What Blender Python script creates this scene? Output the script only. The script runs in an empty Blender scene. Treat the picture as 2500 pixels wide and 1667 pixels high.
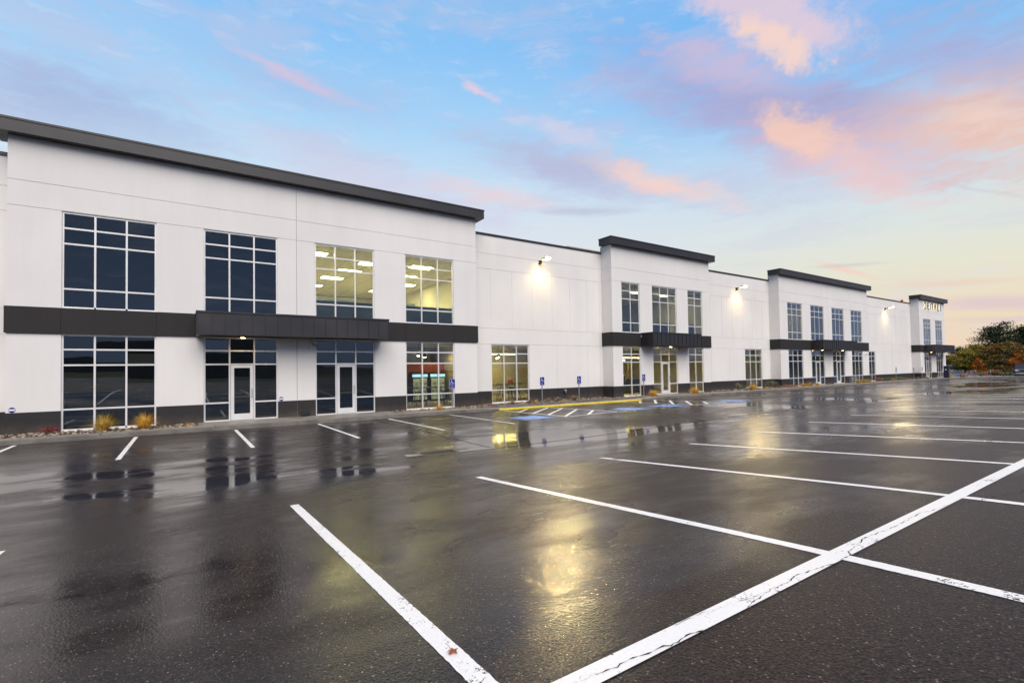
import bpy, bmesh, math, random
from mathutils import Vector, Matrix
R = math.radians
random.seed(7)
sc = bpy.context.scene
col = sc.collection

# ------------------------------------------------------------------ materials
def lin(c):
    f = lambda v: (v/255/12.92 if v/255 <= .04045 else ((v/255+.055)/1.055)**2.4)
    return tuple(f(v) for v in c)
MATS = {}
def nmat(name):
    m = bpy.data.materials.new(name); m.use_nodes = True
    MATS[name] = m
    nt = m.node_tree
    return m, nt, nt.nodes['Principled BSDF'], nt.nodes['Material Output']
def N(nt, typ, **kw):
    n = nt.nodes.new(typ)
    for k, v in kw.items():
        if k in n.inputs.keys() if isinstance(k, str) and hasattr(n, 'inputs') else False:
            n.inputs[k].default_value = v
        else:
            setattr(n, k, v)
    return n
def mathn(nt, op, a, b=None, c=None, clamp=False):
    n = nt.nodes.new('ShaderNodeMath'); n.operation = op; n.use_clamp = clamp
    for i, v in enumerate((a, b, c)):
        if v is None: continue
        if isinstance(v, (int, float)): n.inputs[i].default_value = v
        else: nt.links.new(v, n.inputs[i])
    return n.outputs[0]
def noise(nt, vec, scale, detail=4, rough=.5, dist=0):
    n = nt.nodes.new('ShaderNodeTexNoise'); n.inputs['Scale'].default_value = scale
    n.inputs['Detail'].default_value = detail; n.inputs['Roughness'].default_value = rough
    n.inputs['Distortion'].default_value = dist
    if vec is not None: nt.links.new(vec, n.inputs['Vector'])
    return n.outputs['Fac']
def maprange(nt, v, a, b, c, d, smooth=True):
    n = nt.nodes.new('ShaderNodeMapRange'); n.interpolation_type = 'SMOOTHSTEP' if smooth else 'LINEAR'
    for i, x in zip(('From Min', 'From Max', 'To Min', 'To Max'), (a, b, c, d)): n.inputs[i].default_value = x
    nt.links.new(v, n.inputs['Value']); return n.outputs['Result']
def mixc(nt, f, a, b, mode='MIX'):
    n = nt.nodes.new('ShaderNodeMix'); n.data_type = 'RGBA'; n.blend_type = mode
    for s, v in ((n.inputs['Factor'], f), (n.inputs['A'], a), (n.inputs['B'], b)):
        if isinstance(v, (int, float)): s.default_value = v
        elif isinstance(v, tuple): s.default_value = (*v[:3], 1)
        else: nt.links.new(v, s)
    return n.outputs['Result']
def position(nt):
    return nt.nodes.new('ShaderNodeNewGeometry').outputs['Position']
def stretch(nt, vec, s):
    m = nt.nodes.new('ShaderNodeMapping'); m.inputs['Scale'].default_value = s
    nt.links.new(vec, m.inputs['Vector']); return m.outputs[0]

def simple(name, c, rough=.6, metal=0., var=.08, scale=3., bump=0., bscale=60., c2=None, island=0., spec=.5, coat=0.):
    m, nt, p, out = nmat(name)
    pos = position(nt)
    f = noise(nt, pos, scale, 5, .6)
    f = maprange(nt, f, .3, .7, 0, 1)
    a = tuple(x*(1-var) for x in c); b = tuple(min(1, x*(1+var)) for x in c) if c2 is None else c2
    cc = mixc(nt, f, a, b)
    if island:
        g = nt.nodes.new('ShaderNodeNewGeometry').outputs['Random Per Island']
        h = nt.nodes.new('ShaderNodeHueSaturation'); nt.links.new(cc, h.inputs['Color'])
        nt.links.new(maprange(nt, g, 0, 1, 1-island, 1+island, False), h.inputs['Value'])
        g2 = mathn(nt, 'FRACT', mathn(nt, 'MULTIPLY', g, 37.7))
        nt.links.new(maprange(nt, g2, 0, 1, .5-.03*island, .5+.03*island, False), h.inputs['Hue'])
        cc = h.outputs[0]
    nt.links.new(cc, p.inputs['Base Color'])
    nt.links.new(maprange(nt, f, 0, 1, rough*.9, min(1, rough*1.1)), p.inputs['Roughness'])
    p.inputs['Metallic'].default_value = metal
    p.inputs['Specular IOR Level'].default_value = spec
    p.inputs['Coat Weight'].default_value = coat
    if bump:
        bn = nt.nodes.new('ShaderNodeBump'); bn.inputs['Strength'].default_value = bump; bn.inputs['Distance'].default_value = .02
        nt.links.new(noise(nt, pos, bscale, 3), bn.inputs['Height']); nt.links.new(bn.outputs[0], p.inputs['Normal'])
    return m
def emis(name, c, strength):
    m, nt, p, out = nmat(name)
    f = maprange(nt, noise(nt, position(nt), 6), .3, .7, .92, 1.0)
    p.inputs['Base Color'].default_value = (*c, 1)
    p.inputs['Emission Color'].default_value = (*c, 1)
    nt.links.new(mathn(nt, 'MULTIPLY', f, strength), p.inputs['Emission Strength'])
    return m

# painted tilt-up concrete: faint vertical rain streaks, blotches, roller texture
def wall_mat(name, c, streak=.06):
    m, nt, p, out = nmat(name)
    pos = position(nt)
    f1 = maprange(nt, noise(nt, stretch(nt, pos, (1.2, 1.2, .12)), 1.6, 6, .65), .35, .7, 1, 1-streak)
    f2 = maprange(nt, noise(nt, pos, .35, 4), .3, .7, 1, 1-.05)
    f3 = maprange(nt, noise(nt, stretch(nt, pos, (6, 6, .25)), 1.3, 4, .7), .55, .8, 1, 1-streak*.8)
    v = mathn(nt, 'MULTIPLY', mathn(nt, 'MULTIPLY', f1, f2), f3)
    sep = nt.nodes.new('ShaderNodeSeparateXYZ'); nt.links.new(pos, sep.inputs[0])
    # dirt splashed up from the gravel
    d = maprange(nt, mathn(nt, 'ADD', sep.outputs[2], mathn(nt, 'MULTIPLY', noise(nt, pos, 2.5, 5), .5)), .4, .95, .55, 0)
    cc = mixc(nt, 1.0, tuple(c), (1, 1, 1), 'MULTIPLY')
    vm = nt.nodes.new('ShaderNodeVectorMath'); vm.operation = 'SCALE'; nt.links.new(cc, vm.inputs[0]); nt.links.new(v, vm.inputs['Scale'])
    cc = mixc(nt, d, vm.outputs[0], (.12, .095, .075)) if name == 'charcoal_base' else vm.outputs[0]
    nt.links.new(cc, p.inputs['Base Color'])
    p.inputs['Roughness'].default_value = .72
    p.inputs['Specular IOR Level'].default_value = .3
    bn = nt.nodes.new('ShaderNodeBump'); bn.inputs['Strength'].default_value = .12; bn.inputs['Distance'].default_value = .01
    nt.links.new(noise(nt, pos, 25, 5, .7), bn.inputs['Height']); nt.links.new(bn.outputs[0], p.inputs['Normal'])
    return m
M_white = wall_mat('white_paint', (.82, .80, .775), .032)
M_base = wall_mat('charcoal_base', (.034, .031, .032), .12)
M_band = wall_mat('charcoal_band', (.030, .027, .028), .1)
M_metal = simple('charcoal_metal', (.030, .028, .031), .42, .0, .1, .8, spec=.5)
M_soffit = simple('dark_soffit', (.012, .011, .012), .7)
M_frame = simple('clear_aluminium', (.78, .77, .76), .38, .15, .05, 2.)
M_joint = simple('joint_sealant', (.42, .40, .34), .8)
M_rubber = simple('black_rubber', (.012, .012, .013), .7)
M_steel = simple('galvanised_steel', (.42, .42, .43), .38, .7, .12, 12)
M_black = simple('black_metal', (.018, .018, .02), .4)
M_gold = simple('golden_panel', (.72, .40, .05), .35, .3)
M_lettergrey = simple('grey_letter', (.22, .22, .19), .4, .3)
M_lamp2 = emis('flood_lens_underside', (1, .70, .24), 14)
M_halo = emis('letter_glow', (1, .92, .66), .55)
M_troffer = emis('troffer_diffuser', (1, .90, .55), 44)
M_tube = emis('warm_tube', (1, .80, .34), 42)
M_lamp = emis('flood_lens', (1, .74, .30), 6200)
_nt = M_lamp.node_tree; _p = _nt.nodes['Principled BSDF']; _l = _p.inputs['Emission Strength'].links[0].from_socket
# the lens gives off light through its front only: its back lies in the housing
_nt.links.new(mathn(_nt, 'MULTIPLY', _l, mathn(_nt, 'SUBTRACT', 1, _nt.nodes.new('ShaderNodeNewGeometry').outputs['Backfacing'])), _p.inputs['Emission Strength'])
M_down = emis('downlight_lens', (1, .72, .35), 25)
M_pend = emis('pendant_bulb', (1, .85, .50), 120)
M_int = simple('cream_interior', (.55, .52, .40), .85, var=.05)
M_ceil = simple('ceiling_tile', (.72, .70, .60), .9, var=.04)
M_shaded_int = simple('shaded_interior', (.055, .058, .062), .9, var=.2, scale=.5)  # shade of the unlit rooms put into the wall and ceiling colour
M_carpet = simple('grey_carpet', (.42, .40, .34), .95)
M_shaded_carpet = simple('shaded_carpet', (.03, .03, .035), .95)  # carpet colour darkened to stand for the shade of unlit rooms
M_orange_wall = simple('terracotta_panel', (.34, .05, .022), .6)
M_conc = simple('walk_concrete', (.25, .23, .20), .45, 0, .22, 1.3, .25, 30, spec=.5)
M_kerb = simple('kerb_concrete', (.15, .138, .12), .55, 0, .3, 2.2, .4, 25)
M_yellow = simple('yellow_paint', (.78, .60, .02), .35, 0, .12, 5, .2, 40)
M_bluesign = simple('blue_sign_face', (.004, .012, .24), .35)
M_whitesign = simple('white_reflective', (.85, .85, .87), .4)
M_cubicle = simple('blue_grey_panel', (.035, .06, .085), .8)
M_boxm = simple('grey_cabinet', (.18, .20, .20), .6)

# tinted insulating glass: reflection by Fresnel over a green-grey transmission
def glass_mat(name, tint, refl=1.0, ior=1.55):
    m, nt, p, out = nmat(name)
    nt.nodes.remove(p)
    tr = nt.nodes.new('ShaderNodeBsdfTransparent')
    pos = position(nt)
    f = maprange(nt, noise(nt, pos, .7, 3), .3, .7, .9, 1.05)
    vm = nt.nodes.new('ShaderNodeVectorMath'); vm.operation = 'SCALE'; vm.inputs[0].default_value = tint; nt.links.new(f, vm.inputs['Scale'])
    nt.links.new(vm.outputs[0], tr.inputs[0])
    gl = nt.nodes.new('ShaderNodeBsdfGlossy'); gl.inputs['Roughness'].default_value = .01
    gl.inputs['Color'].default_value = (.92, .97, 1, 1)
    bn = nt.nodes.new('ShaderNodeBump'); bn.inputs['Strength'].default_value = .05; bn.inputs['Distance'].default_value = .03
    nt.links.new(noise(nt, pos, .8, 2), bn.inputs['Height']); nt.links.new(bn.outputs[0], gl.inputs['Normal'])
    fr = nt.nodes.new('ShaderNodeFresnel'); fr.inputs[0].default_value = ior
    fac = mathn(nt, 'MULTIPLY', fr.outputs[0], refl*2.3, clamp=True)
    mx = nt.nodes.new('ShaderNodeMixShader'); nt.links.new(fac, mx.inputs[0])
    nt.links.new(tr.outputs[0], mx.inputs[1]); nt.links.new(gl.outputs[0], mx.inputs[2])
    nt.links.new(mx.outputs[0], out.inputs[0])
    return m
M_glass = glass_mat('tinted_glass', (.62, .63, .50))
M_carglass = simple('car_glass', (.01, .012, .014), .08, spec=.8)

# wet asphalt: thin water film whose roughness varies from puddle to damp
def asphalt_mat(name, base, wet_lo, wet_hi, dark=1.):
    m, nt, p, out = nmat(name)
    pos = position(nt)
    big = noise(nt, stretch(nt, pos, (.55, 1, 1)), .30, 5, .55, .3)
    mid = noise(nt, stretch(nt, pos, (.6, 1.2, 1)), 1.1, 5, .6)
    fine = noise(nt, pos, 55, 4, .75)
    med = noise(nt, pos, 9, 4, .7)
    vo = nt.nodes.new('ShaderNodeTexVoronoi'); vo.inputs['Scale'].default_value = 62; nt.links.new(pos, vo.inputs['Vector'])
    sep = nt.nodes.new('ShaderNodeSeparateXYZ'); nt.links.new(pos, sep.inputs[0])
    # water lies on the low side of the lot; the crown round the bay centre line has drained
    xx = mathn(nt, 'MINIMUM', sep.outputs[0], 4.0)
    reg = mathn(nt, 'ADD', mathn(nt, 'SUBTRACT', sep.outputs[1], mathn(nt, 'MULTIPLY', xx, .9)), 2.3)
    reg = mathn(nt, 'ADD', maprange(nt, mathn(nt, 'ADD', reg, mathn(nt, 'MULTIPLY', mathn(nt, 'SUBTRACT', mid, .5), 5)), 0, 6, 0, .85), maprange(nt, sep.outputs[1], 13, 17, 0, -.25))
    wetn = mathn(nt, 'ADD', mathn(nt, 'MULTIPLY', big, .7), mathn(nt, 'MULTIPLY', mid, .3))
    w = mathn(nt, 'ADD', mathn(nt, 'MULTIPLY', reg, .8), maprange(nt, wetn, .36, .64, -.40, .40), clamp=True)
    dist = mathn(nt, 'ABSOLUTE', mathn(nt, 'SUBTRACT', sep.outputs[1], 11.2))
    sw = maprange(nt, dist, .3, 3.5, 1, 0)
    pud = maprange(nt, mathn(nt, 'ADD', mathn(nt, 'ADD', wetn, mathn(nt, 'MULTIPLY', mathn(nt, 'SUBTRACT', med, .5), .05)), mathn(nt, 'MULTIPLY', sw, .085)), .555, .625, 0, 1)
    pud = mathn(nt, 'MULTIPLY', pud, mathn(nt, 'MAXIMUM', maprange(nt, sep.outputs[1], 6.5, 9, 0, 1), maprange(nt, sep.outputs[0], .9, -.4, 0, 1)))
    rough = maprange(nt, w, 0, 1, wet_hi, wet_lo, False)
    rough = mathn(nt, 'MULTIPLY', rough, maprange(nt, pud, 0, 1, 1, .45, False))
    nt.links.new(rough, p.inputs['Roughness'])
    c = mixc(nt, maprange(nt, fine, .35, .68, 0, 1), tuple(x*.35 for x in base), tuple(x*1.75 for x in base))
    c = mixc(nt, maprange(nt, mid, .3, .7, 0, .35), c, tuple(x*.7 for x in base))
    sepc = nt.nodes.new('ShaderNodeSeparateColor'); nt.links.new(vo.outputs['Color'], sepc.inputs[0])
    chip = mathn(nt, 'MULTIPLY', maprange(nt, sepc.outputs[0], .86, .92, 0, 1), maprange(nt, vo.outputs['Distance'], .15, .40, 1, 0))
    v2 = nt.nodes.new('ShaderNodeTexVoronoi'); v2.inputs['Scale'].default_value = 120; nt.links.new(pos, v2.inputs['Vector'])
    s2 = nt.nodes.new('ShaderNodeSeparateColor'); nt.links.new(v2.outputs['Color'], s2.inputs[0])
    vs2 = nt.nodes.new('ShaderNodeVectorMath'); vs2.operation = 'SCALE'; nt.links.new(c, vs2.inputs[0])
    nt.links.new(maprange(nt, mathn(nt, 'POWER', s2.outputs[0], 2.0), 0, 1, .35, 2.6, False), vs2.inputs['Scale']); c = vs2.outputs[0]
    cc2 = mixc(nt, sepc.outputs[1], (.44, .35, .28), (.13, .095, .08))
    c = mixc(nt, mathn(nt, 'MULTIPLY', chip, .9), c, cc2)
    c = mixc(nt, mathn(nt, 'MULTIPLY', w, .25), c, tuple(x*.45 for x in base))
    nt.links.new(c, p.inputs['Base Color'])
    nt.links.new(maprange(nt, w, .1, .9, .22, .55), p.inputs['Specular IOR Level'])
    p.inputs['IOR'].default_value = 1.36
    bn = nt.nodes.new('ShaderNodeBump'); bn.inputs['Distance'].default_value = .004
    nt.links.new(mathn(nt, 'MULTIPLY', maprange(nt, w, 0, 1, .8, .16, False), maprange(nt, pud, 0, 1, 1, .12, False)), bn.inputs['Strength'])
    h = mathn(nt, 'ADD', mathn(nt, 'MULTIPLY', fine, .9), mathn(nt, 'MULTIPLY', vo.outputs['Distance'], .7))
    nt.links.new(h, bn.inputs['Height'])
    b2 = nt.nodes.new('ShaderNodeBump'); b2.inputs['Strength'].default_value = .05; b2.inputs['Distance'].default_value = .04
    nt.links.new(noise(nt, stretch(nt, pos, (.7, 1.3, 1)), 3.5, 3), b2.inputs['Height']); nt.links.new(bn.outputs[0], b2.inputs['Normal'])
    nt.links.new(b2.outputs[0], p.inputs['Normal'])
    return m
M_asph = asphalt_mat('wet_asphalt', (.0235, .0155, .013), .10, .40)
M_asph2 = asphalt_mat('newer_asphalt', (.0185, .0128, .011), .12, .42)

def paint_mat(name, c, wear, cover=1.0):
    m, nt, p, out = nmat(name)
    pos = position(nt)
    n1 = noise(nt, pos, 7, 6, .75); n2 = noise(nt, pos, 60, 4, .7); n3 = noise(nt, pos, .8, 3)
    t = mathn(nt, 'ADD', mathn(nt, 'MULTIPLY', n1, .45), mathn(nt, 'MULTIPLY', n2, .35))
    t = mathn(nt, 'ADD', t, mathn(nt, 'MULTIPLY', n3, .20))
    hole = maprange(nt, t, wear, wear+.025, 0, 1)
    cc = mixc(nt, maprange(nt, n2, .3, .7, 0, .25), tuple(c), tuple(x*.6 for x in c))
    nt.links.new(cc, p.inputs['Base Color'])
    p.inputs['Roughness'].default_value = .42
    tr = nt.nodes.new('ShaderNodeBsdfTransparent'); mx = nt.nodes.new('ShaderNodeMixShader')
    fac = mathn(nt, 'MULTIPLY', mathn(nt, 'SUBTRACT', 1, hole), cover)
    nt.links.new(fac, mx.inputs[0]); nt.links.new(tr.outputs[0], mx.inputs[1]); nt.links.new(p.outputs[0], mx.inputs[2])
    nt.links.new(mx.outputs[0], out.inputs[0])
    bn = nt.nodes.new('ShaderNodeBump'); bn.inputs['Strength'].default_value = .3; bn.inputs['Distance'].default_value = .003
    nt.links.new(n2, bn.inputs['Height']); nt.links.new(bn.outputs[0], p.inputs['Normal'])
    return m
M_pw = paint_mat('white_line_paint', (.90, .88, .85), .562)
M_pold = paint_mat('faded_line_paint', (.60, .50, .36), .55, .8)
M_pyel = paint_mat('yellow_line_paint', (.80, .62, .02), .64)
M_pblue = paint_mat('blue_line_paint', (.15, .33, .78), .60, .95)
M_crack = simple('crack_black', (.004, .004, .004), .9)  # near-black, for cracks, joints and the drain pit

# ------------------------------------------------------------------ mesh helpers
class MB:
    def __init__(s): s.v = []; s.f = []; s.m = []
    def quad(s, *pts, m=0):
        i = len(s.v); s.v += [tuple(p) for p in pts]; s.f.append(tuple(range(i, i+len(pts)))); s.m.append(m)
    def box(s, x0, x1, y0, y1, z0, z1, m=0):
        i = len(s.v)
        s.v += [(x, y, z) for z in (z0, z1) for y in (y0, y1) for x in (x0, x1)]
        for f in ((0, 2, 3, 1), (4, 5, 7, 6), (0, 1, 5, 4), (2, 6, 7, 3), (0, 4, 6, 2), (1, 3, 7, 5)):
            s.f.append(tuple(i+k for k in f)); s.m.append(m)
    def tube(s, pts, r, n=8, m=0, caps=True):
        pts = [Vector(p) for p in pts]; i = len(s.v); rs = r if isinstance(r, (list, tuple)) else [r]*len(pts)
        for k, p in enumerate(pts):
            d = (pts[min(k+1, len(pts)-1)]-pts[max(k-1, 0)]).normalized()
            a = d.orthogonal().normalized() if k == 0 else (a-d*a.dot(d)).normalized()
            b = d.cross(a)
            for j in range(n):
                t = 2*math.pi*j/n; q = p+(a*math.cos(t)+b*math.sin(t))*rs[k]; s.v.append(tuple(q))
        for k in range(len(pts)-1):
            for j in range(n):
                a0 = i+k*n+j; a1 = i+k*n+(j+1) % n
                s.f.append((a0, a1, a1+n, a0+n)); s.m.append(m)
        if caps:
            s.f.append(tuple(i+j for j in range(n))[::-1]); s.m.append(m)
            s.f.append(tuple(i+(len(pts)-1)*n+j for j in range(n))); s.m.append(m)
    def build(s, name, mats, parent=None, smooth=False, bevel=0):
        me = bpy.data.meshes.new(name); me.from_pydata(s.v, [], s.f)
        if not isinstance(mats, (list, tuple)): mats = [mats]
        for mm in mats: me.materials.append(mm)
        if len(mats) > 1: me.polygons.foreach_set('material_index', s.m)
        if smooth: me.polygons.foreach_set('use_smooth', [True]*len(me.polygons))
        me.update()
        o = bpy.data.objects.new(name, me); col.objects.link(o)
        if parent is not None:
            o.parent = parent
        if bevel:
            b = o.modifiers.new('bevel', 'BEVEL'); b.width = bevel; b.segments = 2; b.limit_method = 'ANGLE'
        return o
def tag(o, label=None, cat=None, group=None, kind=None):
    if label: o['label'] = label
    if cat: o['category'] = cat
    if group: o['group'] = group
    if kind: o['kind'] = kind
    return o
def empty(name, loc=(0, 0, 0), rz=0., **kw):
    o = bpy.data.objects.new(name, None); o.empty_display_size = .2; col.objects.link(o)
    o.location = loc; o.rotation_euler = (0, 0, rz)
    return tag(o, **kw)
def copy_thing(root, loc, rz=None, scale=None):
    r = root.copy(); col.objects.link(r); r.location = loc
    if rz is not None: r.rotation_euler = (0, 0, rz)
    if scale is not None: r.scale = (scale,)*3
    for ch in list(root.children):
        c = ch.copy(); col.objects.link(c); c.parent = r
        for g in ch.children:
            d = g.copy(); col.objects.link(d); d.parent = c
    return r
def struct(o): o['kind'] = 'structure'; return o

# ------------------------------------------------------------------ camera (solved from the photograph's geometry)
EYE = 2.05
yaw, pitch, roll = .9776974, .0242664, -.0159424
c_, s_ = math.cos(yaw), math.sin(yaw)
fwd0 = Vector((c_, s_, 0)); right0 = Vector((s_, -c_, 0)); up0 = Vector((0, 0, 1))
fwd = fwd0*math.cos(pitch)+up0*math.sin(pitch); upv = up0*math.cos(pitch)-fwd0*math.sin(pitch)
rv = right0*math.cos(roll)+upv*math.sin(roll); uv = upv*math.cos(roll)-right0*math.sin(roll)
cam = bpy.data.cameras.new('camera'); co = bpy.data.objects.new('camera', cam); col.objects.link(co)
mw = Matrix.Identity(4)
for i in range(3):
    mw[i][0] = rv[i]; mw[i][1] = uv[i]; mw[i][2] = -fwd[i]
mw[2][3] = EYE
co.matrix_world = mw
cam.sensor_width = 36; cam.lens = 1188.87/2500*36; cam.shift_y = (875.4-833.5)/2500
cam.clip_end = 3000; cam.clip_start = .05
sc.camera = co

# ------------------------------------------------------------------ sky
w = bpy.data.worlds.new('World'); sc.world = w; w.use_nodes = True
nt = w.node_tree; bg = nt.nodes['Background']
tc = nt.nodes.new('ShaderNodeTexCoord').outputs['Generated']
sp = nt.nodes.new('ShaderNodeSeparateXYZ'); nt.links.new(tc, sp.inputs[0])
az = mathn(nt, 'MULTIPLY', mathn(nt, 'ARCTAN2', sp.outputs[0], sp.outputs[1]), 57.2958)
el = mathn(nt, 'MULTIPLY', mathn(nt, 'ARCSINE', sp.outputs[2]), 57.2958)
def ramp(v, stops, lo=0, hi=60):
    n = nt.nodes.new('ShaderNodeValToRGB'); e = n.color_ramp.elements
    nt.links.new(maprange(nt, v, lo, hi, 0, 1, False), n.inputs[0])
    for k, (pos_, c) in enumerate(stops):
        x = e[k] if k < 2 else e.new((pos_-lo)/(hi-lo))
        x.position = (pos_-lo)/(hi-lo); x.color = (*lin(c), 1)
    return n.outputs[0]
left = ramp(el, [(0, (220, 224, 232)), (60, (168, 178, 200)), (16, (220, 228, 238)), (20, (206, 227, 243)), (26, (172, 213, 246)), (34, (138, 196, 246))])
right = ramp(el, [(0, (238, 210, 188)), (60, (160, 172, 198)), (4, (238, 218, 188)), (9, (230, 228, 208)), (14, (218, 228, 228)), (20, (190, 215, 238)), (26, (144, 196, 243)), (33, (116, 182, 244))])
fr_az = maprange(nt, az, 22, 74, 0, 1)
base = mixc(nt, fr_az, left, right)
# darker, cloudier dusk half of the sky behind the photographer
back = ramp(el, [(0, (132, 150, 185)), (60, (150, 158, 178)), (6, (128, 152, 194)), (14, (112, 138, 178)), (30, (112, 142, 184))])
absaz = mathn(nt, 'ABSOLUTE', mathn(nt, 'SUBTRACT', az, 34))
wrap = mathn(nt, 'MINIMUM', absaz, mathn(nt, 'SUBTRACT', 360, absaz))
base = mixc(nt, maprange(nt, wrap, 50, 80, 0, 1), base, back)
# warp
cmb = nt.nodes.new('ShaderNodeCombineXYZ'); nt.links.new(az, cmb.inputs[0]); nt.links.new(el, cmb.inputs[1])
ae = cmb.outputs[0]
def wn(scale, amp, seed):
    mp = nt.nodes.new('ShaderNodeMapping'); mp.inputs['Location'].default_value = (seed, seed*1.7, 0); mp.inputs['Scale'].default_value = (.6, 1.3, 1)
    nt.links.new(ae, mp.inputs[0])
    n = nt.nodes.new('ShaderNodeTexNoise'); n.inputs['Scale'].default_value = scale; n.inputs['Detail'].default_value = 6; n.inputs['Roughness'].default_value = .62
    nt.links.new(mp.outputs[0], n.inputs['Vector'])
    v = nt.nodes.new('ShaderNodeVectorMath'); v.operation = 'SUBTRACT'; nt.links.new(n.outputs['Color'], v.inputs[0]); v.inputs[1].default_value = (.5, .5, .5)
    v2 = nt.nodes.new('ShaderNodeVectorMath'); v2.operation = 'MULTIPLY'; nt.links.new(v.outputs[0], v2.inputs[0]); v2.inputs[1].default_value = amp
    return v2.outputs[0]
def vadd(a, b):
    v = nt.nodes.new('ShaderNodeVectorMath'); v.operation = 'ADD'; nt.links.new(a, v.inputs[0]); nt.links.new(b, v.inputs[1]); return v.outputs[0]
aw = vadd(vadd(ae, wn(.12, (7, 3.2, 0), 0)), wn(.8, (1.6, 1.1, 0), 5))
# thin cirrus everywhere
ci = noise(nt, stretch(nt, aw, (.35, 1.5, 1)), .16, 7, .62)
veil = mathn(nt, 'MULTIPLY', maprange(nt, ci, .46, .66, 0, .42), maprange(nt, el, 8, 20, .35, 1))
base = mixc(nt, veil, base, lin((196, 196, 224)))
ci2 = noise(nt, stretch(nt, aw, (.5, 2.2, 1)), .45, 6, .6)
base = mixc(nt, maprange(nt, ci2, .5, .75, 0, .28), base, lin((226, 226, 238)))
aw2 = vadd(ae, wn(.3, (1.2, .35, 0), 3))
BL = [(-7.5,22.6,8.6,2.9,-6,(160,172,215),.75,0),(-2.9,20.5,5.8,1.8,-8,(198,222,242),.5,0),(10.4,29.6,5.2,.55,-12,(238,200,215),.95,0),(30.7,30.3,1.8,.4,-25.7,(238,205,220),.9,0),(10.7,29.0,9.7,1.6,-6,(165,190,230),.5,0),(18.6,20.8,12.0,2.1,-11,(214,205,226),.65,0),(31.7,19.9,6.5,1.0,-11.2,(243,205,205),.6,0),(40.5,22.8,10.4,1.8,-14.6,(184,184,214),.85,0),(40.7,26.1,5.4,.9,-19.2,(226,210,226),.6,0),(51.1,20.2,6.7,1.0,-20,(250,212,200),.9,0),(62.0,25.1,14.9,3.1,-24.9,(170,170,212),.95,0),(66.9,23.1,7.7,2.2,-20.8,(178,172,208),.7,0),(58.7,29.7,6.4,1.6,-22.3,(208,190,216),.8,0),(77.8,24.0,7.6,2.4,-29.5,(176,180,220),.8,0),(62.4,32.9,8.5,2.4,-33,(232,206,216),.9,1),(63.0,30.4,4.8,1.1,-34.8,(250,215,200),.9,1),(68.6,19.7,7.5,2.2,-23.2,(226,194,206),.75,0),(70.6,17.6,4.8,1.4,-35.6,(240,205,202),.7,0),(78.1,19.9,6.3,2.7,-9.8,(250,206,180),.9,0),(65.1,22.4,4.2,1.8,-33.3,(250,206,184),.9,1),(77.6,14.7,4.8,.2,-27.2,(205,205,215),.6,2),(42.6,17.9,6.0,.5,-3.4,(190,195,215),.8,2),(79.4,4.9,5.8,.7,-6.6,(222,196,204),.85,2),(79.4,3.6,5.8,.3,-3.5,(224,200,202),.7,2),(68.5,9.2,3.0,.3,-23.1,(246,206,190),.8,2),(68.6,9.6,3.3,.2,-4,(205,200,205),.6,2),(76.5,7.0,4.1,.3,-3.7,(240,205,185),.6,2),
 (130,30,40,9,5,(150,150,190),.7,0),(-60,24,30,7,-8,(140,150,190),.7,0),(100,14,16,3,-6,(250,190,150),.8,0),(-140,40,40,12,10,(130,140,175),.7,0)]
fine_w = noise(nt, ae, .55, 7, .68)
edge_w = mathn(nt, 'MULTIPLY', mathn(nt, 'SUBTRACT', fine_w, .5), 1.2)
soft_w = mathn(nt, 'MULTIPLY', mathn(nt, 'SUBTRACT', ci2, .5), 1.1)
for (a, e_, L, W, ang, c, op, kind) in BL:
    k = 1.8 if kind == 0 else 1.5
    mp = nt.nodes.new('ShaderNodeMapping'); mp.vector_type = 'TEXTURE'
    mp.inputs['Location'].default_value = (a, e_, 0); mp.inputs['Rotation'].default_value = (0, 0, R(ang)); mp.inputs['Scale'].default_value = (L*k, W*k, 1)
    nt.links.new(aw if kind < 2 else aw2, mp.inputs[0])
    g = nt.nodes.new('ShaderNodeTexGradient'); g.gradient_type = 'SPHERICAL'; nt.links.new(mp.outputs[0], g.inputs[0])
    v = mathn(nt, 'ADD', g.outputs['Fac'], edge_w if kind == 1 else soft_w)
    v = mathn(nt, 'MULTIPLY', v, maprange(nt, g.outputs['Fac'], 0, .15, 0, 1))
    v = maprange(nt, v, .06 if kind == 1 else .0, .75 if kind == 1 else .95, 0, op*.9)
    base = mixc(nt, v, base, lin(c))
nish = nt.nodes.new('ShaderNodeTexSky'); nish.sky_type = 'NISHITA'; nish.sun_disc = False
nish.sun_elevation = R(46); nish.sun_rotation = R(192)
vm = nt.nodes.new('ShaderNodeVectorMath'); vm.operation = 'SCALE'; nt.links.new(nish.outputs[0], vm.inputs[0]); vm.inputs['Scale'].default_value = .004
below = maprange(nt, sp.outputs[2], -.02, 0, 0, 1)
base = mixc(nt, below, (.05, .045, .04), base)
base = mixc(nt, 1., base, vm.outputs[0], 'ADD')
nt.links.new(base, bg.inputs['Color']); bg.inputs['Strength'].default_value = .585
w.cycles.sampling_method = 'MANUAL'; w.cycles.sample_map_resolution = 512

sun = bpy.data.lights.new('sun', 'SUN'); so = bpy.data.objects.new('sun', sun); col.objects.link(so)
sun.energy = 2.1; sun.angle = R(56); sun.color = (1, .925, .84)
# direction the light travels: from behind the photographer, slightly from the left, high
sd = Vector((math.sin(R(192))*math.cos(R(46)), math.cos(R(192))*math.cos(R(46)), math.sin(R(46))))
so.rotation_euler = sd.to_track_quat('Z', 'Y').to_euler(); so.location = (0, 0, 60)

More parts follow.
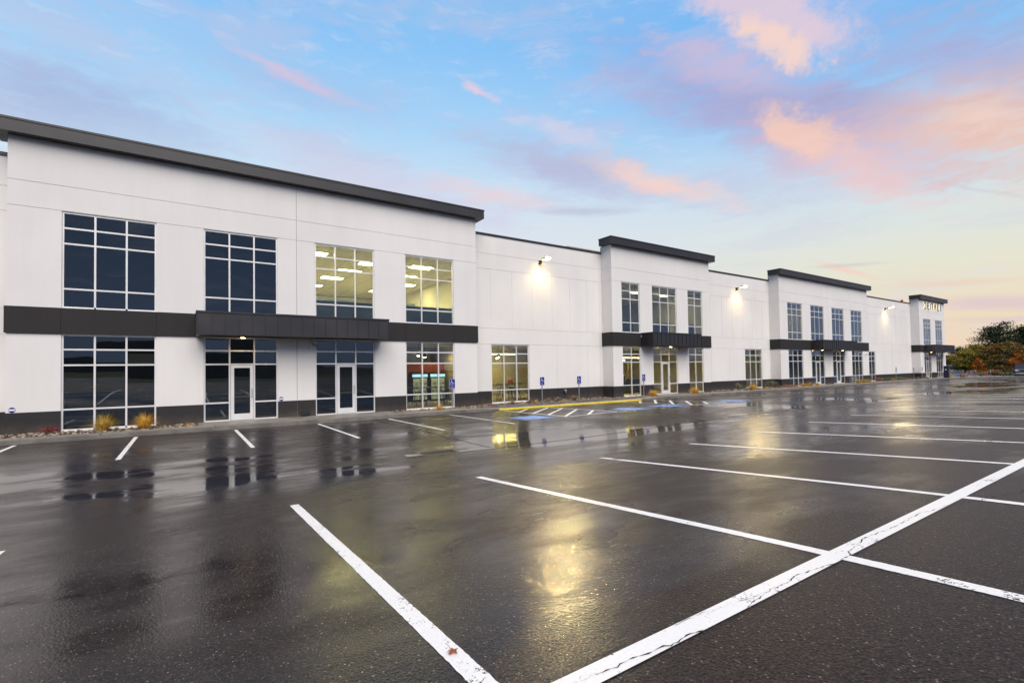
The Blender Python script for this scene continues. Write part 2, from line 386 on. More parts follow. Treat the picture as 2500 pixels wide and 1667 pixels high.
# ------------------------------------------------------------------ ground heights
KL = [(-60, 1.0), (-40, .95), (0, .74), (1.7, .665), (6.9, .335), (10.5, .12), (14.3, .16), (17, .15), (19.7, .14), (60, .14)]
KR = [(-60, 1.0), (-40, .95), (0, .74), (1.7, .675), (6.9, .46), (10.5, .24), (14.3, .24), (17, .19), (19.7, .14), (60, .14)]
def pl(K, y):
    if y <= K[0][0]: return K[0][1]
    for (a, b), (c, d) in zip(K, K[1:]):
        if y <= c: return b+(d-b)*(y-a)/(c-a)
    return K[-1][1]
def zf(x, y):
    t = min(1, max(0, (x-8)/10)); t = t*t*(3-2*t)
    L = sum(pl(KL, y+k*.4) for k in range(-2, 3))/5; Rr = sum(pl(KR, y+k*.4) for k in range(-2, 3))/5
    return L+(Rr-L)*t
KX = [(-60, 130), (-20, 112), (0, 101), (6, 96.5), (10, 93), (13, 90.2), (15, 88), (16.75, 84), (18.6, 81), (19.3, 78.5), (19.7, 75.5)]
def kx(y):
    if y >= 19.7: return 75.5
    for (a, b), (c, d) in zip(KX, KX[1:]):
        if y <= c: return b+(d-b)*(y-a)/(c-a)
def grid(name, x0, x1f, y0, y1, dx, dy, mat, lift=0., holes=None):
    ny = int(round((y1-y0)/dy)); mb = MB(); idx = {}
    rows = []
    for j in range(ny+1):
        y = y0+j*dy; xe = x1f(y) if callable(x1f) else x1f
        nx = int(math.ceil((max(x1f(y0), xe) if callable(x1f) else xe)-x0)/dx) if False else int(round(((130 if callable(x1f) else x1f)-x0)/dx))
        row = []
        for i in range(nx+1):
            x = min(x0+i*dx, xe); row.append(len(mb.v)); mb.v.append((x, y, zf(x, y)+lift))
        rows.append(row)
    for j in range(ny):
        for i in range(len(rows[0])-1):
            a, b, c, d = rows[j][i], rows[j][i+1], rows[j+1][i+1], rows[j+1][i]
            if mb.v[a][0] == mb.v[b][0] and mb.v[d][0] == mb.v[c][0]: continue
            mb.f.append((a, b, c, d)); mb.m.append(0)
    return mb.build(name, mat, smooth=True)
struct(grid('parking_lot', -60, lambda y: kx(y), -60, 19.75, 1.0, .275, M_asph))
# newer asphalt overlay in front of the accessible bays, with its seam
struct(grid('asphalt_patch', 6.35, 34.35, 10.2, 19.7, 1.0, .25, M_asph2, .004))
mb = MB()
mb.v = []
S = 2500
M_ground = simple('field_ground', (.05, .055, .03), .95, var=.3, scale=.2)
mb.quad((-S, -S, -1.2), (S, -S, -1.2), (S, S, -1.2), (-S, S, -1.2))
struct(mb.build('ground', M_ground))
# lower lot beyond the island
mb = MB(); mb.quad((60, -10, -.55), (260, -10, -.85), (260, 70, -.85), (60, 70, -.55))
struct(mb.build('far_parking_lot', M_asph2))

RJ = random.Random(99)
def drape(name, quads, mat, lift=.009, parent=None):
    """flat paint laid on the asphalt: quads of (x,y) corners, subdivided along the long side, edges ragged close to"""
    mb = MB()
    for q in quads:
        a, b, c, d = [Vector(p) for p in q]
        near = min((p.length for p in (a, b, c, d))) < 13 and min(p.y for p in (a, b, c, d)) < 8 and abs(a.x) < 30
        n = max(1, int((b-a).length/(.03 if near else .35)))
        wv = (d-a); jit = lambda: wv*RJ.gauss(0, .013) if near else wv*0
        e0 = (a+jit(), d+jit())
        for k in range(n):
            t1 = (k+1)/n; e1 = (a.lerp(b, t1)+jit(), d.lerp(c, t1)+jit())
            P = [e0[0], e1[0], e1[1], e0[1]]
            mb.quad(*[(p.x, p.y, zf(p.x, p.y)+lift) for p in P]); e0 = e1
    return mb.build(name, mat, parent)
def strip(x0, y0, x1, y1, wd):
    d = Vector((x1-x0, y1-y0)); n = Vector((-d.y, d.x)).normalized()*wd/2
    return ((x0+n.x, y0+n.y), (x1+n.x, y1+n.y), (x1-n.x, y1-n.y), (x0-n.x, y0-n.y))

def marking(name, quads, mat, lift=.009): return struct(drape(name, quads, mat, lift))
LW = .108
XS0 = -1.25
for i in range(-6, 5):
    x = XS0+2.74*i
    marking('parking_stripe', [strip(x, 19.45, x, 14.3, .10)], M_pw, .0085 if x > 6 else .0035)
for i in range(0, 22):
    x = 25.85+2.745*i
    if x > 72: break
    marking('parking_stripe', [strip(x, 19.2, x, 14.1, .10)], M_pold if i < 9 else M_pw, .012)
for i in range(-9, 30):
    x = 3.95+2.74*i
    if x > kx(7)-2: break
    if i == -1: marking('parking_stripe', [strip(1.20, 6.95, 1.115, 1.67+.06, LW)], M_pw, .0035)
    else: marking('parking_stripe', [strip(x, 6.9, x, 1.67+.06, .115)], M_pw, .0035)
    marking('parking_stripe', [strip(x, 1.67-.06, x, -3.6, .125)], M_pw, .0035)
marking('parking_centre_line', [strip(-25, 1.67, 84, 1.67, .135)], M_pw, .0045)
# a second double row behind the photographer
for i in range(-9, 30):
    x = 3.95+2.74*i
    marking('parking_stripe', [strip(x, -10.5, x, -15.6, .13)], M_pw)

# accessible aisles: outline and diagonal bars
def aisle(x0, x1, y0, y1):
    for q in (strip(x0, y1, x0, y0, .11), strip(x1, y1, x1, y0, .11), strip(x0+.056, y0, x1-.056, y0, .11)): marking('aisle_outline', [q], M_pw, .011)
    c = y0-2.0
    while c < y1-.25:
        a = [x0+.06, c+.05]; b = [x1-.06, c+.85*(x1-x0)]
        if a[1] < y0+.06: a = [x0+.06+(y0+.06-a[1])/.85, y0+.06]
        if b[1] > y1: b = [b[0]-(b[1]-y1)/.85, y1]
        if b[0]-a[0] > .35: marking('aisle_bar', [strip(*a, *b, .13)], M_pw, .0095)
        c += 1.08
aisle(12.55, 15.30, 14.75, 19.35)
aisle(20.55, 23.2, 14.7, 19.4)
marking('parking_stripe', [strip(17.95, 19.3, 17.95, 14.3, .11)], M_pold, .011)
# yellow painted kerb edge


# wheelchair emblem as strokes in a unit square (x right, y up)
def isa_polys():
    P = []
    def st(pts, wd):
        for (a, b) in zip(pts, pts[1:]):
            a = Vector(a); b = Vector(b); d = (b-a).normalized(); n = Vector((-d.y, d.x))*wd/2
            a2 = a-d*wd*.35; b2 = b+d*wd*.35
            P.append([a2+n, a2-n, b2-n, b2+n])
    hd = [Vector((.40+.065*math.cos(t*math.pi/5), .90+.065*math.sin(t*math.pi/5))) for t in range(10)]
    P.append(hd)
    st([(.41, .78), (.43, .50), (.67, .50), (.79, .26), (.88, .30)], .075)
    st([(.42, .66), (.62, .66)], .06)
    arc = [(.45+.235*math.cos(R(a)), .315+.235*math.sin(R(a))) for a in range(118, 346, 19)]
    st(arc, .065)
    return P
ISA = isa_polys()
def ground_symbol(cx, cy, sx, sy):
    o = marking('blue_square', [((cx-sx/2, cy-sy/2), (cx+sx/2, cy-sy/2), (cx+sx/2, cy+sy/2), (cx-sx/2, cy+sy/2))], M_pblue, .010)
    mb = MB()
    for p in ISA:
        mb.quad(*[(cx+(q.x-.55)*sx*.9, cy+(q.y-.5)*sy*.9, zf(cx, cy)+.0165+.0) for q in p])
    ob = mb.build('wheelchair_symbol', M_pw); struct(ob)
for cx in (11.45, 17.35-.1, 20.45-1.3+.0, ): pass
ground_symbol(11.35, 15.55, 1.4, 1.35)
ground_symbol(16.75, 15.35, 1.4, 1.35)
ground_symbol(19.35, 15.35, 1.4, 1.35)
ground_symbol(24.55, 15.2, 1.4, 1.35)

# cracks
def crack(pts, wd, name='asphalt_crack', lift=.0062, seed=1):
    rnd = random.Random(seed); mb = MB(); P = []
    for (a, b) in zip(pts, pts[1:]):
        a = Vector(a); b = Vector(b); n = max(2, int((b-a).length/.028))
        for k in range(n): P.append(a.lerp(b, k/n))
    off = lo = 0; prev = None
    for k, p in enumerate(P):
        d = (P[min(k+1, len(P)-1)]-P[max(0, k-1)]).normalized(); nn = Vector((-d.y, d.x))
        off = off*.8+rnd.gauss(0, .0062); lo = lo*.985+rnd.gauss(0, .0035)
        wv = wd*max(.1, rnd.gauss(.6, .45)) if rnd.random() > .2 else .0004
        c = p+nn*(off+lo); cur = (c+nn*wv, c-nn*wv)
        if prev:
            mb.quad(*[(q.x, q.y, zf(q.x, q.y)+lift) for q in (prev[0], cur[0], cur[1], prev[1])])
        prev = cur
    return struct(mb.build(name, M_crack))
crack([(.6, 1.72), (1.5, 1.70), (2.5, 1.62), (3.3, 1.70), (3.75, 1.60), (4.6, 1.72), (5.7, 1.66), (6.4, 1.52), (7.2, 1.30), (8.4, 1.32), (9.6, 1.05), (12, .9)], .0042, seed=3)
crack([(2.2, 1.74), (2.6, 1.69), (3.0, 1.65)], .0018, seed=5)
crack([(-20, 10.9), (-8, 10.7), (-2, 10.8), (4.3, 10.75)], .004, 'asphalt_seam', .012, seed=8)
crack([(5.6, 10.5), (6.3, 10.15), (12, 10.2), (18, 10.2), (24, 10.2), (30, 10.1)], .010, 'asphalt_seam', .012, seed=9)
crack([(6.33, 10.2), (6.36, 13.5), (6.4, 19.6)], .008, 'asphalt_seam', .012, seed=10)
crack([(31.5, 9.9), (36, 10.6), (42, 11.0), (55, 11.3)], .014, 'asphalt_seam', .012, seed=11)
crack([(12, 5.0), (18, 5.4), (26, 3.4), (34, 3.2)], .003, seed=12)

# pale concrete gutter tail by the drain and the iron grate
marking('gutter_apron', [strip(4.2, 10.65, 6.4, 10.25, .30)], M_conc, .006)
def grate(x, y, rz, label):
    t = empty('storm_drain', (x, y, zf(x, y)+.012), rz, label=label, cat='drain', group='storm drains in the lot')
    m = MB(); W, H = .95, .62
    for a in ((-W/2, W/2, -H/2, -H/2+.06), (-W/2, W/2, H/2-.06, H/2), (-W/2, -W/2+.06, -H/2+.06, H/2-.06), (W/2-.06, W/2, -H/2+.06, H/2-.06)):
        m.box(*a, 0, .012)
    m.build('frame', M_kerb, t)
    m = MB(); m.box(-W/2+.06, W/2-.06, -H/2+.06, H/2-.06, .0005, .003); m.build('pit', M_crack, t)
    m = MB()
    for k in range(13):
        xx = -W/2+.1+k*.0625; m.box(xx, xx+.02, -H/2+.06, H/2-.06, .004, .009)
    m.build('grating', M_black, t)
grate(4.98, 10.55, R(-8), 'rectangular iron storm drain near the seam, left of the patched asphalt')
grate(30.6, 10.0, 0, 'distant storm drain grate at the far end of the patched asphalt')

# fallen leaf on the near stripe
mb = MB(); rnd = random.Random(4)
pts = []
for k in range(14):
    t = 2*math.pi*k/14; r = .024*(1+.45*math.cos(5*t))*(1-.2*math.sin(t)); pts.append((r*math.cos(t), r*math.sin(t), .004+.006*abs(math.cos(2*t))))
mb.quad(*pts); mb.tube([(0, .018, .005), (.004, .05, .008), (-.002, .075, .012)], .0012, 5)
lf = mb.build('fallen_leaf', simple('rust_leaf', (.30, .065, .012), .5))
lf.location = (1.125, 2.25, zf(1.12, 2.25)+.006)
tag(lf, 'small rust brown fallen leaf lying on the nearest white stripe', 'leaf')

# ------------------------------------------------------------------ walkway, kerb, planter
KZ = .29
def ext(name, xs, prof, mat, bev=0):
    """extrude a (y,z) profile along x"""
    m = MB()
    for x in xs:
        for (y, z) in prof(x): m.v.append((x, y, z))
    n = len(prof(xs[0]))
    for i in range(len(xs)-1):
        for j in range(n-1):
            a = i*n+j; m.f.append((a, a+n, a+n+1, a+1)); m.m.append(0)
    return m.build(name, mat)
def ramp_h(x):   # kerb height factor: dropped in front of the accessible bays
    def sm(a, b, v): t = min(1, max(0, (v-a)/(b-a))); return t*t*(3-2*t)
    return 1-(sm(11.2, 12.9, x)-sm(22.3, 24.2, x))
def kerb_prof(x):
    h = .08+.07*ramp_h(x); z0 = .13
    return [(19.68, z0-.1), (19.70, .14+h-.02), (19.715, .14+h-.004), (19.74, .14+h), (19.86, .14+h+.001)]
xs = [-60+i*.5 for i in range(int((75.5+60)/.5)+1)]
struct(ext('kerb', xs, kerb_prof, M_kerb))
def walk_prof(x):
    h = .141+.08+.07*ramp_h(x)
    yb = 20.16 if x < 0 else (21.75 if x < 8.0 else (20.5 if x < 11.5 else 20.42))
    return [(19.86, h), (20.1, h+.002), (min(yb, 20.4), h+.004 if yb > 20.2 else h+.003)]
struct(ext('walkway_edge', xs, walk_prof, M_conc))
struct(ext('yellow_kerb_paint', [12.5+.5*k for k in range(21)], lambda x: [(19.694, .12), (19.695, .14+.08+.07*ramp_h(x)-.02), (19.711, .14+.08+.07*ramp_h(x)-.001), (19.738, .14+.08+.07*ramp_h(x)+.004), (19.80, .14+.08+.07*ramp_h(x)+.0045)], M_yellow))
# dark joints across walkway
m = MB()
for k in range(-10, 30):
    x = .9+k*3.05
    if x < 74: m.box(x, x+.012, 19.697, 20.3, .10, .14+.08+.07*ramp_h(x)+.0065)
struct(m.build('walkway_joints', M_crack))
# raised kerb behind the dropped walkway
m = MB(); m.box(12.0, 23.2, 20.44, 20.58, .1, .325); struct(m.build('back_kerb', M_kerb, bevel=.015))
# concrete pads in front of the doors
def pad(x0, x1, yw, y0=20.41):
    m = MB(); m.box(x0, x1, y0, yw+.1, .05, .2945); return struct(m.build('door_pad', M_conc, bevel=.01))
pad(.42, 7.75, 21.6, 20.4); pad(25.4, 29.2, 21.62, 20.59); pad(46.9, 54.6, 21.45); pad(74.6, 82.3, 21.16)
# planter soil bed + river rock
planters = [(-40, .42, 20.16), (7.75, 12.0, 20.4), (12.0, 25.4, 20.58), (29.2, 46.9, 20.4), (54.6, 74.6, 20.4)]
M_soil = simple('damp_soil', (.035, .025, .018), .9, 0, .3, 6, .5, 40)
for (a, b, y0) in planters:
    m = MB(); m.box(a+.003, b-.003, y0+.003, 22.6, .05, .262); struct(m.build('planting_bed', M_soil))
ico = [(0, 0, 1)]
bm = bmesh.new(); bmesh.ops.create_icosphere(bm, subdivisions=1, radius=1); IV = [v.co.copy() for v in bm.verts]; IF = [[v.index for v in f.verts] for f in bm.faces]; bm.free()
M_rock = simple('river_rock', (.27, .20, .145), .5, 0, .5, 9, island=.6)
rnd = random.Random(11); mb = MB()
def front_y(x):
    return 21.6 if x < 12.42 else 22.52 if x < 22.17 else 21.62 if x < 32.28 else 22.32 if x < 41.88 else 21.45 if x < 59.56 else 22.02 if x < 73.68 else 21.16
for (a, b, y0) in planters:
    a = max(a, -9)
    dens = 75 if a < 12 else 45 if a < 25 else 24
    cnt = int((b-a)*dens)
    for _ in range(cnt):
        x = rnd.uniform(a+.04, b-.04); y = y0+.05+(front_y(x)-y0-.08)*rnd.random()**1.25
        s = rnd.uniform(.028, .055)*(1.25 if a > 25 else 1.0)
        i = len(mb.v); rot = Matrix.Rotation(rnd.random()*6.28, 3, 'Z'); sx, sy, sz = s*rnd.uniform(.9, 1.5), s, s*rnd.uniform(.5, .75)
        z = .262+sz*.45+(.02*rnd.random())
        for v in IV:
            q = rot@Vector((v.x*sx*rnd.uniform(.85, 1.1), v.y*sy, v.z*sz)); mb.v.append((x+q.x, y+q.y, z+q.z))
        for f in IF: mb.f.append(tuple(i+k for k in f)); mb.m.append(0)
o = mb.build('river_rocks', M_rock); tag(o, 'brown and tan river rocks covering the beds along the wall', 'gravel', kind='stuff')

# ------------------------------------------------------------------ the building
B = empty('warehouse_building', (30, 40, .1), label='long white two storey warehouse with charcoal cornices and bands', cat='building')
bpy.context.view_layer.update()
def part(mb, name, mats, parent=B, **k):
    o = mb.build(name, mats, None, **k)
    o.parent = parent; o.matrix_parent_inverse = Matrix.Translation((-30, -40, -.1))
    return o
def sub(mb, name, mats, parent, **k):
    o = mb.build(name, mats, parent, **k); return o
GZ = (8.411, 7.582)
UT, UB, LT, LB = 7.551, 4.353, 3.477, .305
def facade(mb, tr, u0, u1, z0, z1, holes, hg, vg, depth=.13, g=.011):
    us = {u0, u1}; zs = {z0, z1}
    for (a, b, c, d) in holes: us |= {a, b}; zs |= {c, d}
    for z, a, b in hg: zs |= {z-g, z+g}; us |= {a, b}
    for u, c, d in vg: us |= {u-g, u+g}; zs |= {c, d}
    us = sorted(x for x in us if u0 <= x <= u1); zs = sorted(z for z in zs if z0 <= z <= z1)
    def dep(u, z):
        for (a, b, c, d) in holes:
            if a < u < b and c < z < d: return None
        for zz, a, b in hg:
            if abs(z-zz) < g and a < u < b: return .014
        for uu, c, d in vg:
            if abs(u-uu) < g and c < z < d: return .014
        return 0.
    D = [[dep((us[i]+us[i+1])/2, (zs[j]+zs[j+1])/2) for j in range(len(zs)-1)] for i in range(len(us)-1)]
    for i in range(len(us)-1):
        for j in range(len(zs)-1):
            d = D[i][j]; a, b, c, e = us[i], us[i+1], zs[j], zs[j+1]
            if d is not None: mb.quad(tr(a, d, c), tr(b, d, c), tr(b, d, e), tr(a, d, e))
            dd = depth if d is None else d
            if i+1 < len(D):
                d2 = D[i+1][j]; x2 = depth if d2 is None else d2
                if abs(x2-dd) > 1e-6: mb.quad(tr(b, dd, c), tr(b, x2, c), tr(b, x2, e), tr(b, dd, e))
            if j+1 < len(D[0]):
                d2 = D[i][j+1]; x2 = depth if d2 is None else d2
                if abs(x2-dd) > 1e-6: mb.quad(tr(a, dd, e), tr(b, dd, e), tr(b, x2, e), tr(a, x2, e))
def wallpart(X0, X1, Y, z1, wins, vg=(), left=None, right=None, name='wall', hgz=GZ, full=True):
    mb = MB()
    hg = [(z, X0, X1) for z in hgz]
    facade(mb, lambda u, d, z: (u, Y+d, z), X0, X1, .08, z1, wins, hg, list(vg))
    if left: facade(mb, lambda u, d, z: (X0+d, u, z), Y, left, .08, z1, [], [(z, Y, left) for z in hgz], [])
    if right: facade(mb, lambda u, d, z: (X1-d, u, z), Y, right, .08, z1, [], [(z, Y, right) for z in hgz], [])
    return part(mb, name, M_white)
W = 2.54
A_w = [-3.36, .615, 4.59, 8.585]
Y_A, Y_2, Y_3, Y_4 = 21.6, 21.62, 21.45, 21.16
Y_R1, Y_R2, Y_R3, Y_R0 = 22.52, 22.32, 22.02, 22.5
def wins(xs, cols=None):
    H = []
    for k, x in enumerate(xs):
        wd = W if not cols else cols[k]
        H += [(x, x+wd, LB-.02, LT+.015), (x, x+wd, UB, UT+.02)]
    return H
low = lambda x, wd=W: (x, x+wd, LB-.02, LT+.015)
B2 = [(23.03, 1.68, 2), (25.93, 2.54, 3), (29.72, 1.68, 2)]
B3 = [43.2, 47.3, 51.47, 55.63]
B4 = [74.98, 79.25]
X4 = 82.82
wallpart(-4.65, 12.42, Y_A, 9.86, wins(A_w), [(3.87, .08, 9.86)], Y_R0+.05, Y_R1+.05)
wallpart(22.17, 32.28, Y_2, 9.86, wins([b[0] for b in B2], [b[1] for b in B2]), [], Y_R1+.05, Y_R2+.05)
wallpart(41.88, 59.56, Y_3, 9.86, wins(B3), [(50.65, .08, 9.86)], Y_R2+.05, Y_R3+.05)
wallpart(73.68, X4, Y_4, 9.92, wins(B4), [], Y_R3+.05, None)
vR1 = [(x, 4.353, 7.582) for x in (13.81, 15.24, 16.64, 18.1, 19.47, 20.89)]+[(x, .96, 3.495) for x in (18.4, 20.87)]+[(21.95, .1, 9.4)]
vR2 = [(x, 4.353, 7.582) for x in (33.4, 34.9, 36.35, 37.8, 39.2, 40.7)]+[(x, .96, 3.495) for x in (33.4, 35.8)]
vR3 = [(x, 4.353, 7.582) for x in (61.3, 63.2, 65.1, 67, 68.9, 70.8, 72.5)]+[(67.6, .96, 9.4)]
HR = GZ+(4.353, 3.495)
wallpart(12.42, 22.17, Y_R1, 9.42, [low(13.83)], vR1, hgz=HR)
wallpart(32.28, 41.88, Y_R2, 9.42, [low(38.0)], vR2, hgz=HR)
wallpart(59.56, 73.68, Y_R3, 9.42, [low(61.24, 1.68)], vR3, hgz=HR)
wallpart(-40, -4.65, Y_R0, 9.42, [], [(x, 4.353, 7.582) for x in (-6, -7.4, -8.8, -10.2)], hgz=HR)
# rest of the shell
for b in ((X4-.25, X4, Y_4+.2, 69.69, .08, 9.4), (-40, -39.75, Y_R0+.2, 69.69, .08, 9.4), (-40, X4, 69.7, 70, .08, 9.39)):
    mb = MB(); mb.box(*b); part(mb, 'rear_wall', M_white)
mb = MB(); mb.box(-39.9, X4-.1, 22.9, 69.8, 9.0, 9.12); part(mb, 'roof', simple('roof_membrane', (.6, .6, .58), .8))
# parapet backs of the towers so that they have depth
for (a, b, y) in ((-4.65, 12.42, Y_R0), (22.17, 32.28, Y_R1), (41.88, 59.56, Y_R2), (73.68, X4, Y_R3)):
    mb = MB(); mb.box(a+.02, b-.02, y-.3, y-.16, 9.0, 9.83); part(mb, 'parapet_back', M_white)
# cornices: fascia with drip edge and soffit
def cornice(x0, x1, y0, y1, z0=9.83, z1=10.28, oh=.33):
    mb = MB(); mb.box(x0-oh, x1+oh, y0-oh, y1-.02, z0, z1-.07)
    mb.box(x0-oh-.02, x1+oh+.02, y0-oh-.02, y1, z1-.068, z1)
    o = part(mb, 'cornice', M_metal)
    mb = MB(); mb.box(x0-oh-.012, x1+oh+.012, y0-oh-.012, y0-oh+.05, z0-.018, z0+.025); s = part(mb, 'drip_edge', M_soffit, o) if False else None
    return o
cornice(-4.65, 12.42, Y_A, Y_R1-.1); cornice(22.17, 32.28, Y_2, Y_R1-.15); cornice(41.88, 59.56, Y_3, Y_R2-.1); cornice(73.68, X4, Y_4, Y_R3-.0, 9.92, 10.40)
for (a, b, y) in ((-40, -4.66, Y_R0), (12.43, 22.16, Y_R1), (32.29, 41.87, Y_R2), (59.57, 73.67, Y_R3)):
    mb = MB(); mb.box(a, b, y-.035, y+.4, 9.40, 9.52); part(mb, 'parapet_coping', M_metal)
# band courses
def band(X0, X1, Y, yl, yr, cuts):
    z0, z1 = 3.497, 4.348; pts = [X0-.05]+cuts+[X1+.05]
    bx = [(a+.006, b-.006, Y-.055, Y-.036, z0, z1) for a, b in zip(pts, pts[1:])]
    bx.append((X0-.03, X1+.03, Y-.035, Y+.03, z0+.004, z1-.004))
    if yl: bx.append((X0-.05, X0-.031, Y-.035, yl, z0, z1))
    if yr: bx.append((X1+.031, X1+.05, Y-.035, yr, z0, z1))
    for b in bx:
        mb = MB(); mb.box(*b); part(mb, 'band_course', M_band)
band(-4.65, 12.42, Y_A, Y_R0, Y_R1, [-3.36, -.82, .6, 7.14, 8.585, 11.12])
band(22.17, 32.28, Y_2, Y_R1, Y_R2, [23.03, 24.71, 29.8])
band(41.88, 59.56, Y_3, Y_R2, Y_R3, [43.2, 45.74, 47.2, 54.1, 55.63, 58.17])
band(73.68, X4, Y_4, Y_R3, None, [75.2])
# base courses between the openings
def base_course(X0, X1, Y, gaps, yl=None, yr=None, joints=()):
    pts = []; x = X0; bx = []
    for (a, b) in gaps: pts.append((x, a)); x = b
    pts.append((x, X1))
    for k, (a, b) in enumerate(pts):
        aa = a-.022 if (k == 0 and yl) else a; bb = b+.022 if (k == len(pts)-1 and yr) else b
        cs = [aa]+[j for j in joints if aa < j < bb]+[bb]
        for p, q in zip(cs, cs[1:]): bx.append((p+(.006 if p != aa else 0), q-(.006 if q != bb else 0), Y-.022, Y+.05, .06, .961))
    if yl: bx.append((X0-.022, X0+.05, Y+.055, yl-.001, .06, .961))
    if yr: bx.append((X1-.05, X1+.022, Y+.055, yr-.001, .06, .961))
    for b in bx:
        mb = MB(); mb.box(*b); part(mb, 'base_course', M_base)
ga = lambda xs, ws=None: [(x, x+(W if not ws else ws[k])) for k, x in enumerate(xs)]
base_course(-4.65, 12.42, Y_A, ga(A_w), Y_R0-.022, Y_R1-.022, (3.87,))
base_course(22.17, 32.28, Y_2, ga([b[0] for b in B2], [b[1] for b in B2]), Y_R1-.022, Y_R2-.022)
base_course(41.88, 59.56, Y_3, ga(B3), Y_R2-.022, Y_R3-.022, (50.65,))
base_course(73.68, X4, Y_4, ga(B4), Y_R3-.022, None)
base_course(12.42, 22.17, Y_R1, ga([13.83]), joints=(18.4, 20.87)); base_course(32.28, 41.88, Y_R2, ga([38.0]), joints=(33.4, 35.8))
base_course(59.56, 73.68, Y_R3, ga([61.24], [1.68]), joints=(67.6,)); base_course(-40, -4.65, Y_R0, [])
# vertical sealant joint on the first and third tower
for (x, y) in ((3.87, Y_A), (50.65, Y_3)):
    mb = MB(); mb.box(x-.0095, x+.0095, y+.004, y+.013, .98, 3.49); mb.box(x-.0095, x+.0095, y+.004, y+.013, 4.36, 9.8)
    part(mb, 'sealant_joint', M_joint)
# canopies with standing seams
def canopy(x0, x1, yf, yb, n, z0=3.50, z1=4.36):
    mb = MB(); mb.box(x0, x1, yf, yb, z0+.03, z1-.06)
    mb.box(x0-.03, x1+.03, yf-.03, yb, z1-.06, z1)
    mb.box(x0-.012, x1+.012, yf-.012, yb, z0, z0+.04)
    for k in range(n+1):
        x = x0+(x1-x0)*k/n; mb.box(x-.013, x+.013, yf-.028, yf+.01, z0+.041, z1-.061)
    for k in range(1, max(2, int((yb-yf)/.4))):
        y = yf+k*.42
        if y < yb-.06:
            mb.box(x0-.022, x0+.01, y-.008, y+.008, z0+.041, z1-.061); mb.box(x1-.01, x1+.022, y-.008, y+.008, z0+.041, z1-.061)
    c = part(mb, 'canopy', M_metal)
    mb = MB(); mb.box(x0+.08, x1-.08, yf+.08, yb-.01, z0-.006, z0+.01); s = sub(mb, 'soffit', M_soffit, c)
    return c
def downlight(c, x, y, z=3.494):
    mb = MB(); mb.tube([(x, y, z), (x, y, z-.03)], .11, 14); sub(mb, 'downlight', M_black, c)
    mb = MB(); mb.tube([(x, y, z-.031), (x, y, z-.036)], .085, 14); sub(mb, 'lens', M_down, c)
    l = bpy.data.lights.new('canopy_lamp', 'SPOT'); l.energy = 7; l.color = (1, .74, .40); l.spot_size = R(150); l.spot_blend = .6; l.shadow_soft_size = .08
    o = bpy.data.objects.new('canopy_lamp', l); col.objects.link(o); o.location = (x, y, z-.07)
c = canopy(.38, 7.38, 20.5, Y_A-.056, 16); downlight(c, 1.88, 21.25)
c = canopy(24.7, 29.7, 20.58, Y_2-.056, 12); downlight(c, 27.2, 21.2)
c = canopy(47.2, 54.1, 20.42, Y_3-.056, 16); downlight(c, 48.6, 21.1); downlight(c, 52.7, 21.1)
c = canopy(74.9, 81.9, 20.02, Y_4-.056, 16); downlight(c, 76.2, 20.8)

